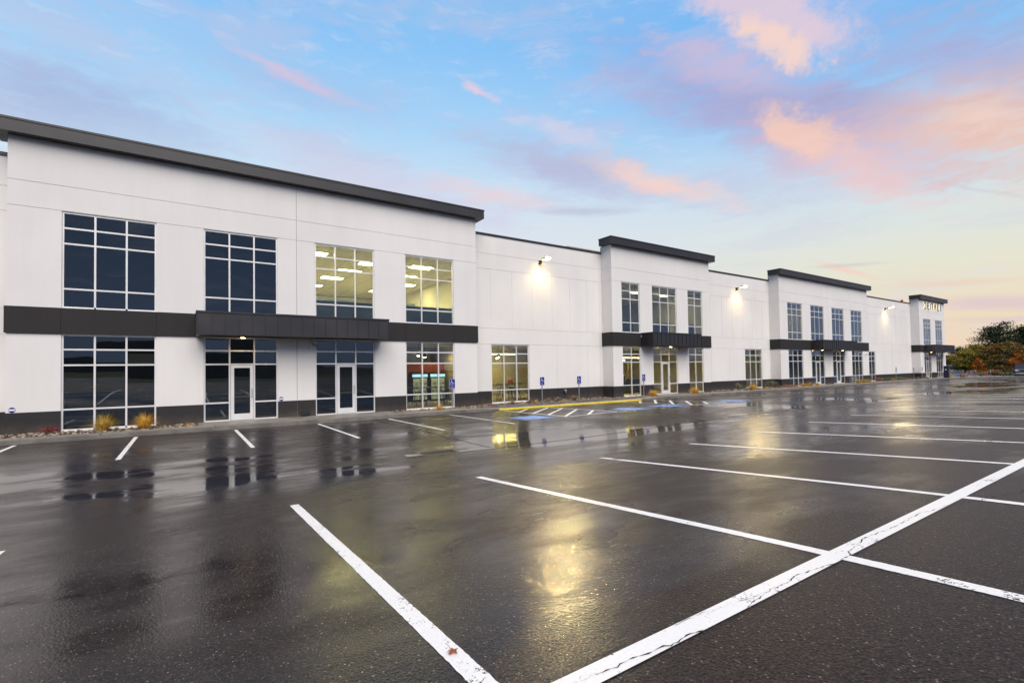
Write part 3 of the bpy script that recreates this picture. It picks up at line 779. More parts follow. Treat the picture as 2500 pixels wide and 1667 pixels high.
# windows -------------------------------------------------------------
UZ = [UB, 5.0, 6.51, 7.03, UT+.02]
LZ = [LB-.02, .99, 2.46, 2.98, LT+.015]
GJ = random.Random(77)
def window(x, wd, Y, zs, cols=3, door=None, name='window'):
    t = .055; yf = Y+.045; yb = Y+.125; mb = MB()
    z0, z1 = zs[0], zs[-1]
    xc = [x+wd*k/cols for k in range(cols+1)]
    mb.box(x, x+t, yf, yb, z0, z1); mb.box(x+wd-t, x+wd, yf, yb, z0, z1)
    mb.box(x+t, x+wd-t, yf+.002, yb, z1-t, z1)
    def inter(a, b): mb.box(a, b, yf+.002, yb, z0, z0+t)
    for k in range(1, cols): mb.box(xc[k]-t/2, xc[k]+t/2, yf+.001, yb-.001, z0+ (0 if door is not None else t), z1-t)
    for k in range(cols):
        a = (x+t) if k == 0 else xc[k]+t/2; b = (x+wd-t) if k == cols-1 else xc[k+1]-t/2
        if k != door: inter(a, b)
        for z in zs[1:-1]:
            if k == door and z < 2: continue
            mb.box(a, b, yf+.003, yb-.003, z-t/2, z+t/2)
    o = part(mb, name, M_frame)
    mb = MB(); yp = Y+.085; jj = lambda: yp+GJ.uniform(-.006, .006)
    for k in range(cols):
        a = (x+t) if k == 0 else xc[k]+t/2; b = (x+wd-t) if k == cols-1 else xc[k+1]-t/2
        for q, (za, zb_) in enumerate(zip(zs, zs[1:])):
            if k == door and za < 2.2: continue
            c0 = za+(t if q == 0 else t/2); c1 = zb_-(t if q == len(zs)-2 else t/2)
            y1, y2, y3 = jj(), jj(), jj()
            mb.quad((a-.01, y1, c0-.01), (b+.01, y2, c0-.01), (b+.01, y2+y3-y1, c1+.01), (a-.01, y3, c1+.01))
    sub(mb, 'pane', M_glass, o)
    # dark gasket line that sits in the reveal
    if door is not None:
        a, b = xc[door]+t/2+.012, xc[door+1]-t/2-.012; zt = zs[2]-t/2-.012; zb = z0+.02; s = .11
        mb = MB(); mb.box(a, a+s, yf-.006, yb-.02, zb, zt); mb.box(b-s, b, yf-.006, yb-.02, zb, zt)
        mb.box(a+s, b-s, yf-.006, yb-.02, zt-.1, zt); mb.box(a+s, b-s, yf-.006, yb-.02, zb, zb+.24)
        d = part(mb, 'door', M_frame)
        mb = MB(); mb.quad((a+s, yp, zb+.24), (b-s, yp, zb+.24), (b-s, yp, zt-.1), (a+s, yp, zt-.1)); sub(mb, 'pane', M_glass, d)
        mb = MB(); hx = b-.05
        mb.tube([(hx, yf-.005, 1.5), (hx-.0, yf-.07, 1.5), (hx, yf-.07, 1.24), (hx, yf-.005, 1.24)], .012, 8); sub(mb, 'handle', M_steel, d)
        mb = MB(); mb.tube([(hx, yf-.01, 1.16), (hx, yf-.02, 1.16)], .02, 10); sub(mb, 'lock', M_black, d)
        mb = MB(); mb.box(a+s, b-s, yb-.01, yb+.02, 1.18, 1.22); sub(mb, 'push_bar', M_steel, d)
        mb = MB(); mb.box(a-.04, b+.04, yf-.07, yb, z0-.012, z0+.012); sub(mb, 'threshold', M_steel, d)
    return o
for k, x in enumerate(A_w):
    window(x, W, Y_A, UZ); window(x, W, Y_A, LZ, door=1 if k in (1, 2) else None)
for k, (x, wd, n) in enumerate(B2):
    window(x, wd, Y_2, UZ, n); window(x, wd, Y_2, LZ, n, door=1 if k == 1 else None)
for k, x in enumerate(B3):
    window(x, W, Y_3, UZ); window(x, W, Y_3, LZ, door=1 if k in (1, 2) else None)
for k, x in enumerate(B4):
    window(x, W, Y_4, UZ); window(x, W, Y_4, LZ, door=1 if k == 0 else None)
window(13.83, W, Y_R1, LZ); window(38.0, W, Y_R2, LZ); window(61.24, 1.68, Y_R3, LZ, 2)

# interiors -----------------------------------------------------------
def wy(x): return front_y(x)
BREAKS = [12.42, 22.17, 32.28, 41.88, 59.56, 73.68]
if 'ceiling_grid' not in MATS: M_grid = simple('ceiling_grid', (.45, .44, .38), .8)
def room(x0, x1, z0, z1, yb, lit):
    t = .05; wm, cm, fm = (M_int, M_ceil, M_carpet) if lit else (M_shaded_int, M_shaded_int, M_shaded_carpet)
    fy = lambda x: front_y(x)+.15
    for (a, b, c, d) in ((x0, x0+t, fy(x0+.1), yb), (x1-t, x1, fy(x1-.1), yb), (x0+t, x1-t, yb-t, yb)):
        mb = MB(); mb.box(a, b, c, d, z0, z1); part(mb, 'interior_wall', wm)
    cuts = [x0]+[q for q in BREAKS if x0 < q < x1]+[x1]
    for a, b in zip(cuts, cuts[1:]):
        y0 = fy((a+b)/2); aa = a+(.06 if a in BREAKS else 0); bb = b-(.06 if b in BREAKS else 0)
        mb = MB(); mb.box(aa, bb, y0, yb, z0-.06, z0); part(mb, 'interior_floor', fm)
        mb = MB(); mb.box(aa, bb, y0, yb, z1+.001, z1+.05); cpart = part(mb, 'ceiling', cm)
        if lit:
            mb = MB(); y = y0+.1
            while y < yb-.1: mb.box(max(aa, x0+t), min(bb, x1-t), y-.012, y+.012, z1-.006, z1-.001); y += .61
            x = aa+.3
            while x < bb-.1: mb.box(x-.012, x+.012, y0, yb-t, z1-.012, z1-.0065); x += 1.22
            sub(mb, 'ceiling_grid', M_grid, cpart)
UF, UC, GF, GC = 4.2, 7.58, .292, 3.62
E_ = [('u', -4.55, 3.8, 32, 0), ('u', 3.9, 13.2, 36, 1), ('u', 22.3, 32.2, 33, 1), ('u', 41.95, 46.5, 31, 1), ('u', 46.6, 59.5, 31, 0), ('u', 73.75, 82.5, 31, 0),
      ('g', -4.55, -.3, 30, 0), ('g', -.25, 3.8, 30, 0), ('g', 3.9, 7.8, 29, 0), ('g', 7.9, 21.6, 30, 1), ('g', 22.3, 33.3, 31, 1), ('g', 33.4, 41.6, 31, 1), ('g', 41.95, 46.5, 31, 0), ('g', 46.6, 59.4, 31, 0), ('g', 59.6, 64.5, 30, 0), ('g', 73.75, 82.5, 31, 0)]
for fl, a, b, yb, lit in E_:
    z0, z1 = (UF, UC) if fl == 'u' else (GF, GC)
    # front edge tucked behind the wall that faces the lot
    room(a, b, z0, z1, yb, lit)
# floor slab edge between storeys
for (a, b, y) in ((-4.6, 12.3, Y_A), (22.3, 32.1, Y_2), (42.0, 59.4, Y_3), (73.8, 82.5, Y_4)):
    mb = MB(); mb.box(a, b, y+.135, y+.149, 3.68, 4.13); part(mb, 'floor_slab_edge', M_shaded_int)
# troffers
def ceiling_light(x, y, z, label, group, sx=1.16, sy=.56):
    t = empty('ceiling_light', (x, y, z), label=label, cat='ceiling light', group=group)
    m = MB(); m.box(-sx/2-.03, sx/2+.03, -sy/2-.03, sy/2+.03, -.018, -.0125); m.build('frame', M_frame, t)
    m = MB(); m.box(-sx/2, sx/2, -sy/2, sy/2, -.026, -.019); m.build('diffuser', M_troffer, t)
words = ['first', 'second', 'third', 'fourth']
for x, y, nm in ((4.9, 23.4, 'nearest row, left'), (7.9, 24.4, 'second row, left'), (7.4, 26.6, 'third row, left'), (7.1, 29.0, 'fourth row, left'), (6.6, 32.0, 'rear row, left'),
                 (10.4, 23.9, 'nearest row, right'), (10.6, 26.6, 'third row, right'), (11.6, 29.2, 'fourth row, right'), (11.0, 32.4, 'rear row, right')):
    ceiling_light(x, y, UC-.013, f'lit ceiling panel in the bright upstairs office, {nm}', 'ceiling lights in the bright upstairs office')
for r_i, y in enumerate((24.2,)):
    for c_i, x in enumerate((24.2, 27.2, 30.4)):
        ceiling_light(x, y, UC-.013, f'lit ceiling panel upstairs, second bay, {["front","rear"][r_i]} row, {["left","middle","right"][c_i]} one', 'ceiling lights upstairs in the second bay', .8, .3)
ceiling_light(44.5, 23.2, UC-.013, 'single lit ceiling panel upstairs behind the leftmost window of the third bay', 'ceiling lights in the third bay', .6, .25)
for c_i, (x, y) in enumerate(((35.5, 24), (38.5, 24), (35.5, 27), (38.5, 27), (40.5, 29))):
    ceiling_light(x, y, GC-.014, f'lit ceiling strip downstairs, right of the second bay, {["front left","front right","middle left","middle right","rear right"][c_i]}', 'ceiling lights between second and third bays', .9, .10)
# ground floor cafe lights
def pendant(x, y, z, label):
    t = empty('pendant_light', (x, y, z), label=label, cat='pendant light', group='small pendant lights in the canteen')
    m = MB(); m.tube([(0, 0, 0), (0, 0, -.55)], .008, 6); m.build('cable', M_black, t)
    m = MB(); m.tube([(0, 0, -.5), (0, 0, -.56), (0, 0, -.74)], [.03, .09, .10], 12); m.build('shade', M_black, t)
    m = MB(); m.tube([(0, 0, -.742), (0, 0, -.765)], [.075, .03], 12); m.build('bulb', M_pend, t)
for k, (x, y, nm) in enumerate(((9.9, 23.2, 'nearest the glass left'), (11.3, 25.6, 'in front of the drink coolers'), (14.6, 23.9, 'behind the recessed window, left'), (16.0, 25.2, 'behind the recessed window, right'), (17.4, 27.6, 'deep in the room, right'))):
    pendant(x, y, GC, f'small dark pendant lamp in the canteen, {nm}')
def tube_light(x0, x1, y, z, label):
    t = empty('linear_light', ((x0+x1)/2, y, z), label=label, cat='linear light', group='warm linear lights'); h = (x1-x0)/2
    m = MB(); m.box(-h, h, -.07, .07, .0, .06); m.build('housing', M_black, t)
    m = MB(); m.box(-h+.02, h-.02, -.06, .06, -.02, -.001); m.build('diffuser', M_tube, t)
tube_light(23.0, 28.6, 24.0, 2.82, 'long warm linear lamp hanging in the lobby of the second bay, nearer')
tube_light(23.2, 29.5, 27.5, 2.72, 'long warm linear lamp hanging in the lobby of the second bay, farther')
tube_light(12.0, 15.5, 26.5, 3.2, 'warm linear lamp in the canteen, left')
tube_light(16.0, 19.5, 28.5, 3.2, 'warm linear lamp in the canteen, right')
# terracotta feature wall and two drink coolers
mb = MB(); mb.box(11.05, 13.55, 27.75, 27.9, GF, 2.62); part(mb, 'feature_wall', M_orange_wall)
mb = MB(); mb.box(13.6, 13.75, 24.2, 29.9, GF, 3.6); part(mb, 'partition', M_int)
M_cool = emis('cooler_glow', (.58, .70, .60), .17); M_head = emis('cooler_header', (.35, .68, 1.0), 1.1)
def cooler(x, label):
    t = empty('drink_cooler', (x, 27.0, GF), label=label, cat='cooler', group='drink coolers in the canteen')
    m = MB(); m.box(-.5, .5, -.0, .6, 0, 1.72); m.build('cabinet', M_black, t, bevel=.01)
    m = MB(); m.box(-.48, .48, -.03, -.004, 1.45, 1.62); m.build('header', M_head, t)
    for sx in (-1, 1):
        m = MB(); m.box(min(0, sx*.45)+.02, max(0, sx*.45)-.02, -.03, -.004, .12, 1.38); d = m.build('glass_door', M_cool, t)
        m = MB()
        for k in range(5):
            z = .3+k*.22; m.box(min(0, sx*.45)+.03, max(0, sx*.45)-.03, -.036, -.0305, z, z+.02)
        m.build('shelves', M_whitesign, d)
        m = MB()
        for k in range(4):
            for j in range(5):
                if (k*7+j*3+int(sx)) % 4 == 0: continue
                xx = min(0, sx*.45)+.05+j*.075; z = .32+k*.22; m.box(xx, xx+.05, -.042, -.037, z, z+.13)
        m.build('bottles', simple('bottle_mix', (.25, .10, .06), .4, var=.9, scale=9, c2=(.5, .6, .5), island=.5) if 'bottle_mix' not in MATS else MATS['bottle_mix'], d)
cooler(11.6, 'left drink cooler with lit blue header seen through the canteen window')
cooler(12.75, 'right drink cooler with lit blue header seen through the canteen window')
def table(x, y, label, h=.95, L=1.2, top=M_boxm):
    t = empty('high_table', (x, y, GF), label=label, cat='table', group='canteen tables')
    m = MB(); m.box(-L/2, L/2, -.3, .3, h-.04, h); m.build('tabletop', top, t)
    for sx in (-1, 1):
        for sy in (-1, 1):
            m = MB(); m.tube([(sx*L*.45, sy*.25, 0), (sx*L*.3, sy*.1, h-.04)], .018, 6); m.build('leg', M_black, t)
def stool(x, y, label, rz=0):
    t = empty('bar_stool', (x, y, GF), rz, label=label, cat='stool', group='canteen stools')
    m = MB(); m.tube([(0, 0, .68), (0, 0, .72)], .17, 12); m.build('seat', M_black, t)
    for a in range(4):
        m = MB(); c0, s0 = math.cos(a*math.pi/2+.78), math.sin(a*math.pi/2+.78); m.tube([(c0*.22, s0*.22, 0), (c0*.13, s0*.13, .68)], .012, 5); m.build('leg', M_black, t)
table(9.7, 24.6, 'dark high table in front of the left drink cooler'); table(11.2, 24.2, 'dark high table in front of the right drink cooler')
table(15.3, 24.1, 'dark high table behind the recessed canteen window', .95, 2.0); table(17.0, 25.6, 'dark high table with an orange box deep behind the recessed window', .95, 1.6)
for k, (x, y, nm) in enumerate(((9.3, 24.0, 'left of the canteen table nearest the glass'), (10.2, 24.0, 'between the two canteen tables'), (11.6, 23.6, 'right, before the right cooler'), (14.9, 23.4, 'left behind the recessed window'), (15.8, 23.5, 'middle behind the recessed window'), (16.7, 24.9, 'right behind the recessed window'))):
    stool(x, y, f'black bar stool, {nm}')
mb = MB(); mb.box(-.14, .14, -.1, .1, 0, .22); o = mb.build('orange_box', simple('orange_plastic', (.8, .12, .02), .5), bevel=.02); o.location = (17.1, 25.6, GF+.951); tag(o, 'small orange box standing on the high table behind the recessed window', 'box')
# upstairs cubicle panels and cabinets behind the glass
def cubicle(x0, x1, y, z1, label, grp):
    t = empty('cubicle_screen', ((x0+x1)/2, y, UF), label=label, cat='screen', group=grp); h = (x1-x0)/2
    m = MB(); m.box(-h, h, -.04, .04, 0, z1-UF); m.build('panel', M_cubicle, t); m = MB(); m.box(-h, h, -.05, .05, z1-UF+.001, z1-UF+.025); m.build('cap', M_black, t)
cubicle(3.96, 7.3, 22.3, 5.22, 'low blue grey office screen behind the third upstairs window', 'office screens upstairs'); cubicle(8.4, 11.6, 22.3, 5.22, 'low blue grey office screen behind the fourth upstairs window', 'office screens upstairs')
cubicle(22.5, 25.0, 22.5, 5.2, 'low office screen upstairs, left window of the second bay', 'office screens upstairs'); cubicle(25.7, 28.8, 22.5, 5.2, 'low office screen upstairs, middle window of the second bay', 'office screens upstairs'); cubicle(29.5, 31.8, 22.5, 5.2, 'low office screen upstairs, right window of the second bay', 'office screens upstairs')
def cabinet(x, y, wx, h, label):
    t = empty('office_cabinet', (x, y, UF), label=label, cat='cabinet', group='cabinets in the upstairs office')
    m = MB(); m.box(-wx/2, wx/2, -.25, .25, 0, h); m.build('body', M_boxm, t, bevel=.01)
    m = MB(); m.box(-wx/2+.03, wx/2-.03, -.262, -.2505, h*.55, h*.57); m.box(-.01, .01, -.262, -.2505, .1, h-.08); m.build('seams', M_black, t)
cabinet(6.3, 25.2, 1.9, 1.62, 'long grey cabinet behind the third upstairs window'); cabinet(5.0, 24.6, .4, 1.5, 'narrow grey cabinet at the left behind the third upstairs window')
cabinet(9.9, 25.6, 1.5, 1.62, 'grey cabinet behind the fourth upstairs window'); cabinet(8.6, 24.2, .35, 1.2, 'narrow cabinet at the left behind the fourth upstairs window')
# red poinsettia-like bouquet in the lobby, desk
t = empty('reception_desk', (26.6, 24.3, GF), label='dark reception desk in the lobby of the second bay', cat='desk')
m = MB(); m.box(-1.2, 1.2, -.35, .35, 0, 1.0); m.build('body', M_black, t, bevel=.02); m = MB(); m.box(-1.25, 1.25, -.4, .4, 1.001, 1.04); m.build('counter', M_boxm, t)
t = empty('bouquet', (25.9, 24.2, GF+1.042), label='pink and red bouquet standing on the lobby desk', cat='flowers')
m = MB(); m.tube([(0, 0, 0), (0, 0, .16)], [.06, .08], 10); m.build('vase', M_black, t)
m = MB(); rnd = random.Random(2)
for _ in range(40):
    p = Vector((rnd.gauss(0, .13), rnd.gauss(0, .13), .3+abs(rnd.gauss(0, .12)))); 
    for f in range(2):
        a = rnd.random()*6.28; q = Vector((math.cos(a), math.sin(a), rnd.uniform(-.5, .5)))*.045; s2 = q.cross(Vector((0, 0, 1)))
        m.quad(p-q, p+s2, p+q, p-s2)
m.build('blossoms', simple('pink_blossom', (.75, .16, .14), .6, island=.5), t)
# gold curved wall art seen in the left ground floor window of the second bay
mb = MB(); 
for k in range(3):
    cx = 23.4+k*1.05; P1 = []; P2 = []
    for j in range(17):
        tt = j/16; P1.append((cx+tt*1.05, 24.4, 1.5+.32*math.cos(tt*math.pi))); P2.append((cx+tt*1.05, 24.43, 1.5-.32*math.cos(tt*math.pi)))
    mb.tube(P1, .022, 6); mb.tube(P2, .022, 6)
mb.box(23.35, 23.4, 24.38, 24.45, GF, 2.4); mb.box(26.5, 26.55, 24.38, 24.45, GF, 2.4)
o = mb.build('wave_screen', simple('brass_curve', (.6, .42, .16), .35, .6)); tag(o, 'screen of crossing brass curves behind the left ground floor window, second bay', 'screen')

# ------------------------------------------------------------------ wall lights, cameras, fittings
def wall_light(x, yw, z, label, power):
    t = empty('wall_light', (x, yw, z), label=label, cat='wall light', group='lit floodlights high on the recessed walls')
    m = MB(); m.box(-.08, .08, -.12, -.001, -.14, .07); m.build('mounting_box', M_black, t, bevel=.012)
    m = MB(); m.tube([(0, -.12, 0), (0, -.42, .05)], .03, 8); m.build('arm', M_black, t)
    m = MB(); m.box(-.17, .17, -.80, -.38, .03, .11); hd = m.build('head', M_black, t, bevel=.015)
    m = MB(); m.box(-.145, .145, -.775, -.405, .012, .0295); m.build('lens', M_lamp2, hd); m = MB(); m.quad((-.14, -.803, .037), (.14, -.803, .037), (.14, -.803, .103), (-.14, -.803, .103)); m.build('front_lens', M_lamp, hd)
    l = bpy.data.lights.new('wall_lamp', 'SPOT'); l.energy = power; l.color = (1, .74, .32); l.spot_size = R(140); l.spot_blend = 1.0; l.shadow_soft_size = .12
    o = bpy.data.objects.new('wall_lamp', l); col.objects.link(o); o.location = (x, yw-.50, z-.08); o.rotation_euler = (R(-4), 0, 0)
wall_light(17.24, Y_R1, 8.36, 'lit floodlight on the nearest recessed wall, left of the second bay', 95)
wall_light(36.95, Y_R2, 8.36, 'lit floodlight on the middle recessed wall, between second and third bays', 95)
wall_light(65.9, Y_R3, 8.38, 'lit floodlight on the farthest recessed wall, left of the end tower', 95)
def camera_unit(x, y, z, label):
    t = empty('security_camera', (x, y, z), label=label, cat='camera', group='security cameras')
    m = MB(); m.box(-.06, .06, -.05, -.001, -.07, .07); m.build('bracket', M_whitesign, t, bevel=.008)
    m = MB(); m.tube([(0, -.05, 0), (.05, -.12, -.02)], .02, 6); m.build('arm', M_whitesign, t)
    m = MB(); m.tube([(.02, -.10, -.01), (.17, -.22, -.08)], .042, 10); b = m.build('body', M_steel, t)
    m = MB(); m.tube([(.17, -.22, -.08), (.185, -.232, -.087)], .036, 10); m.build('lens', M_black, b)
camera_unit(4.45, Y_A, 3.26, 'white bullet camera under the first canopy, left of the right door')
camera_unit(58.75, Y_3, 3.18, 'bullet camera at the right end of the third bay, above the last window')
camera_unit(24.75, Y_2-.055, 4.15, 'small camera on the dark band left of the second canopy')
def sticker(x, y, label):
    t = empty('round_sticker', (x, y, 1.05), label=label, cat='sticker', group='round blue and white wall stickers')
    m = MB(); m.tube([(0, 0, 0), (0, -.003, 0)], .085, 20); m.build('disc', M_bluesign, t); m = MB(); m.box(-.075, .075, -.006, -.0035, -.025, .03); m.build('white_stripe', M_whitesign, t)
sticker(-4.5, Y_A-.001, 'round blue and white sticker at the left end of the wall'); sticker(3.27, Y_A-.001, 'round blue and white sticker right of the first door')
t = empty('wall_outlet_box', (4.17, Y_A-.023, .40), label='low black metal box at the foot of the wall between the doors', cat='utility box')
m = MB(); m.box(-.17, .17, -.09, 0, -.06, .07); m.build('body', M_black, t, bevel=.01); m = MB(); m.box(-.18, .18, -.1, .0, .071, .083); m.build('lid', M_black, t)
t = empty('overflow_pipe', (18.92, Y_R1-.023, .80), label='short open steel pipe poking from the dark base between two parking signs', cat='pipe')
m = MB(); m.tube([(0, 0, 0), (0, -.12, -.01), (0, -.16, -.05)], [.07, .075, .08], 14, caps=False); m.build('spout', M_steel, t); m = MB(); m.tube([(0, 0, 0), (0, -.012, 0)], .11, 16); m.build('flange', M_black, t)
t = empty('utility_cabinet', (54.9, Y_3-.16, .296), label='squat grey utility cabinet right of the right door, third bay', cat='utility cabinet')
m = MB(); m.box(-.3, .3, -.13, .13, 0, .55); m.build('body', M_boxm, t, bevel=.01); m = MB(); m.box(-.2, .2, -.136, -.1305, .25, .27); m.build('louvre', M_black, t)
# rooftop screen and small red vent
t = empty('rooftop_unit', (37, 42, 9.12), label='pale rooftop plant screen showing above the first recessed parapet', cat='rooftop unit')
m = MB(); m.box(-2.2, 8.0, -1.5, 4, 0, 6.45)
m.build('panels', simple('beige_panel', (.60, .54, .46), .7), t)
m = MB()
for k in range(6): m.box(-2.2+k*1.9, -2.15+k*1.9, -1.53, -1.501, .1, 6.40)
m.box(-2.25, 8.05, -1.55, -1.5, 6.451, 6.5); m.build('trim', simple('beige_trim', (.68, .62, .54), .7), t)
m = MB(); m.tube([(0, 0, 0), (0, 0, 1.35), (0, 0, 1.5)], [.12, .12, .18], 10); o = m.build('roof_vent', simple('red_vent', (.5, .02, .02), .5)); o.location = (79.5, 24.6, 9.12); tag(o, 'small red vent on the roof left of the end tower', 'vent')

# ------------------------------------------------------------------ sign lettering on the end tower
SG = empty('building_sign', (75.2, Y_4-.001, 8.78), label='halo lit metal letters reading DENALI on the end tower, gold A', cat='sign')
def letter(x, strokes, mat=None, gold=None):
    m = MB(); h = MB()
    for (x0, x1, z0, z1) in strokes:
        m.box(x+x0, x+x1, -.10, -.045, z0, z1); h.box(x+x0-.03, x+x1+.03, -.03, -.008, z0-.03, z1+.03)
    o = m.build('letter', mat or M_lettergrey, SG); h.build('glow', M_halo, o)
T = .17
letter(0, [(0, .28, .70, .86), (.0, .28, 0, .16)]); letter(0, [(.62, .80, .0, .86)])
for o in [x for x in SG.children][:2]: pass
letter(0, [(.29, .61, .70, .86), (.29, .61, 0, .16)])
letter(1.15, [(0, T, 0, .86), (T+.01, .75, .72, .86), (T+.01, .62, .36, .50), (T+.01, .75, 0, .14)])
letter(2.3, [(0, T, 0, .86), (T+.01, .60, .72, .86), (.61, .78, 0, .86)])
def slant(x, xb, xt, wd, mat):
    m = MB(); h = MB(); z1 = .86
    for mm, e, y0, y1 in ((m, 0, -.10, -.045), (h, .03, -.03, -.008)):
        P = [(x+xb-e, -e), (x+xb+wd+e, -e), (x+xt+wd+e, z1+e), (x+xt-e, z1+e)]
        i = len(mm.v); mm.v += [(a, y, b) for y in (y0, y1) for (a, b) in P]
        for f in ((0, 1, 2, 3), (7, 6, 5, 4), (0, 4, 5, 1), (1, 5, 6, 2), (2, 6, 7, 3), (3, 7, 4, 0)): mm.f.append(tuple(i+k for k in f)); mm.m.append(0)
    o = m.build('letter', mat, SG); h.build('glow', M_halo, o)
slant(3.45, 0, .38, .17, M_gold); slant(3.45, .80, .42, .17, M_lettergrey)
letter(4.75, [(0, T, 0, .86), (T+.01, .68, 0, .15)])
letter(5.85, [(0, T, 0, .86)])

# ------------------------------------------------------------------ accessible parking signs
def tri_text(txt, size, loc, parent, mat, name='lettering'):
    cu = bpy.data.curves.new(name, 'FONT'); cu.body = txt; cu.size = size; cu.align_x = 'CENTER'; cu.extrude = .0008
    o = bpy.data.objects.new(name, cu); col.objects.link(o); cu.materials.append(mat); bpy.context.view_layer.update(); me = bpy.data.meshes.new_from_object(o.evaluated_get(bpy.context.evaluated_depsgraph_get()))
    bpy.data.objects.remove(o); o = bpy.data.objects.new(name, me); col.objects.link(o); o.parent = parent; o.location = loc; o.rotation_euler = (math.pi/2, 0, 0)
    return o
def parking_sign(x, y, z0, top, label):
    t = empty('parking_sign', (x, y, z0), label=label, cat='parking sign', group='blue accessible parking signs')
    H = top-z0; m = MB(); m.box(-.025, .025, -.0, .03, 0, H-.03)
    m.build('post', M_steel, t)
    cz = H-.235; w2, h2 = .152, .229
    def rr(wd, hh, y0, y1, r=.03):
        mm = MB(); P = []
        for (sx, sz, a0) in ((1, 1, 0), (-1, 1, 90), (-1, -1, 180), (1, -1, 270)):
            for k in range(5):
                a = R(a0+k*22.5); P.append((sx*(wd-r)+r*math.cos(a), cz+sz*(hh-r)+r*math.sin(a)))
        i = 0; n = len(P); mm.v = [(a, y0, b) for a, b in P]+[(a, y1, b) for a, b in P]
        mm.f = [tuple(range(n)), tuple(range(2*n-1, n-1, -1))]+[(k, k+n, (k+1) % n+n, (k+1) % n) for k in range(n)]; mm.m = [0]*len(mm.f)
        return mm
    p = rr(w2, h2, -.001, -.004).build('plate', M_whitesign, t)
    rr(w2-.009, h2-.009, -.0042, -.0055, .025).build('blue_face', M_bluesign, p)
    m = MB()
    for q in ISA:
        m.quad(*[((v.x-.56)*.27, -.0068, cz+.055+(v.y-.5)*.27) for v in q])
    m.build('wheelchair_emblem', M_whitesign, p)
    tri_text('VAN', .05, (0, -.0072, cz-.135), t, M_whitesign)
    tri_text('ACCESSIBLE', .042, (0, -.0072, cz-.19), t, M_whitesign)
    m = MB(); m.tube([(0, -.0058, cz+.205), (0, -.011, cz+.205)], .009, 8); m.tube([(0, -.0058, cz-.212), (0, -.011, cz-.212)], .009, 8); m.build('bolt', M_steel, t)
parking_sign(10.52, 20.70, .265, 1.70, 'nearest blue parking sign, in front of the right edge of the canteen window')
parking_sign(16.10, 21.0, .265, 1.68, 'blue parking sign on the rocks right of the recessed canteen window')
parking_sign(18.62, 20.85, .265, 1.68, 'blue parking sign by the bare shrub at the middle of the first recessed wall')
parking_sign(24.1, 20.9, .265, 1.69, 'blue parking sign between the first and second windows of the second bay')
parking_sign(65.3, 20.95, .265, 1.72, 'far blue parking sign, leftmost of the three by the end tower')
parking_sign(70.6, 20.95, .265, 1.68, 'far blue parking sign, middle one of the three by the end tower')
parking_sign(73.3, 20.95, .265, 1.70, 'far blue parking sign, rightmost, beside the end tower door')

# ------------------------------------------------------------------ plants
def blades(n, h, spread, wd, rnd, lean=1.0, droop=.4):
    m = MB()
    for _ in range(n):
        a = rnd.random()*6.283; r0 = abs(rnd.gauss(0, .06))*spread; L = h*rnd.uniform(.6, 1.15); t = min(1.25, abs(rnd.gauss(.42, .30))*lean)
        d = Vector((math.cos(a), math.sin(a), 0)); s = Vector((-d.y, d.x, 0))*wd*.5
        p = d*r0; pts = [p]; ang = t*.55
        for k in range(3):
            p = p+(d*math.sin(ang)+Vector((0, 0, 1))*math.cos(ang))*L/3; pts.append(p); ang += droop*t*.7+.12
        for k in range(3):
            w0, w1 = (1-k/3.2), (1-(k+1)/3.2)
            m.quad(pts[k]-s*w0, pts[k]+s*w0, pts[k+1]+s*w1, pts[k+1]-s*w1)
    return m
M_gold_g = simple('golden_grass', (.85, .45, .05), .7, 0, .3, 8, island=.35, c2=(.90, .58, .12))
M_gg = simple('green_gold_grass', (.50, .38, .06), .7, 0, .3, 8, island=.4, c2=(.90, .58, .12))
M_tan = simple('tan_stems', (.30, .20, .12), .8, 0, .3, 8, island=.5)
M_redp = simple('red_leaf', (.20, .012, .014), .6, 0, .3, 8, island=.5)
M_rustp = simple('rust_leaf_bush', (.22, .095, .04), .6, 0, .3, 8, island=.5)
M_greenp = simple('grey_green_leaf', (.09, .13, .06), .7, 0, .3, 8, island=.5)
M_oliv = simple('olive_leaf', (.17, .15, .06), .7, 0, .3, 8, island=.5)
def grass(x, y, h, wd, mat, label, z=.265, n=620, cat='ornamental grass', grp='golden ornamental grasses', name='ornamental_grass'):
    rnd = random.Random(int(x*13+y*7)); bw = .012 if x < 25 else .02
    m = blades(n, h*1.15, wd*2.2, bw, rnd, 1.75, .55)
    base = empty(name, (x, y, z), label=label, cat=cat, group=grp)
    m.build('blades', mat, base)
    m2 = MB(); m2.tube([(0, 0, -.02), (0, 0, h*.18)], [wd*.13, wd*.06], 8); m2.build('crown', mat, base)
    return base
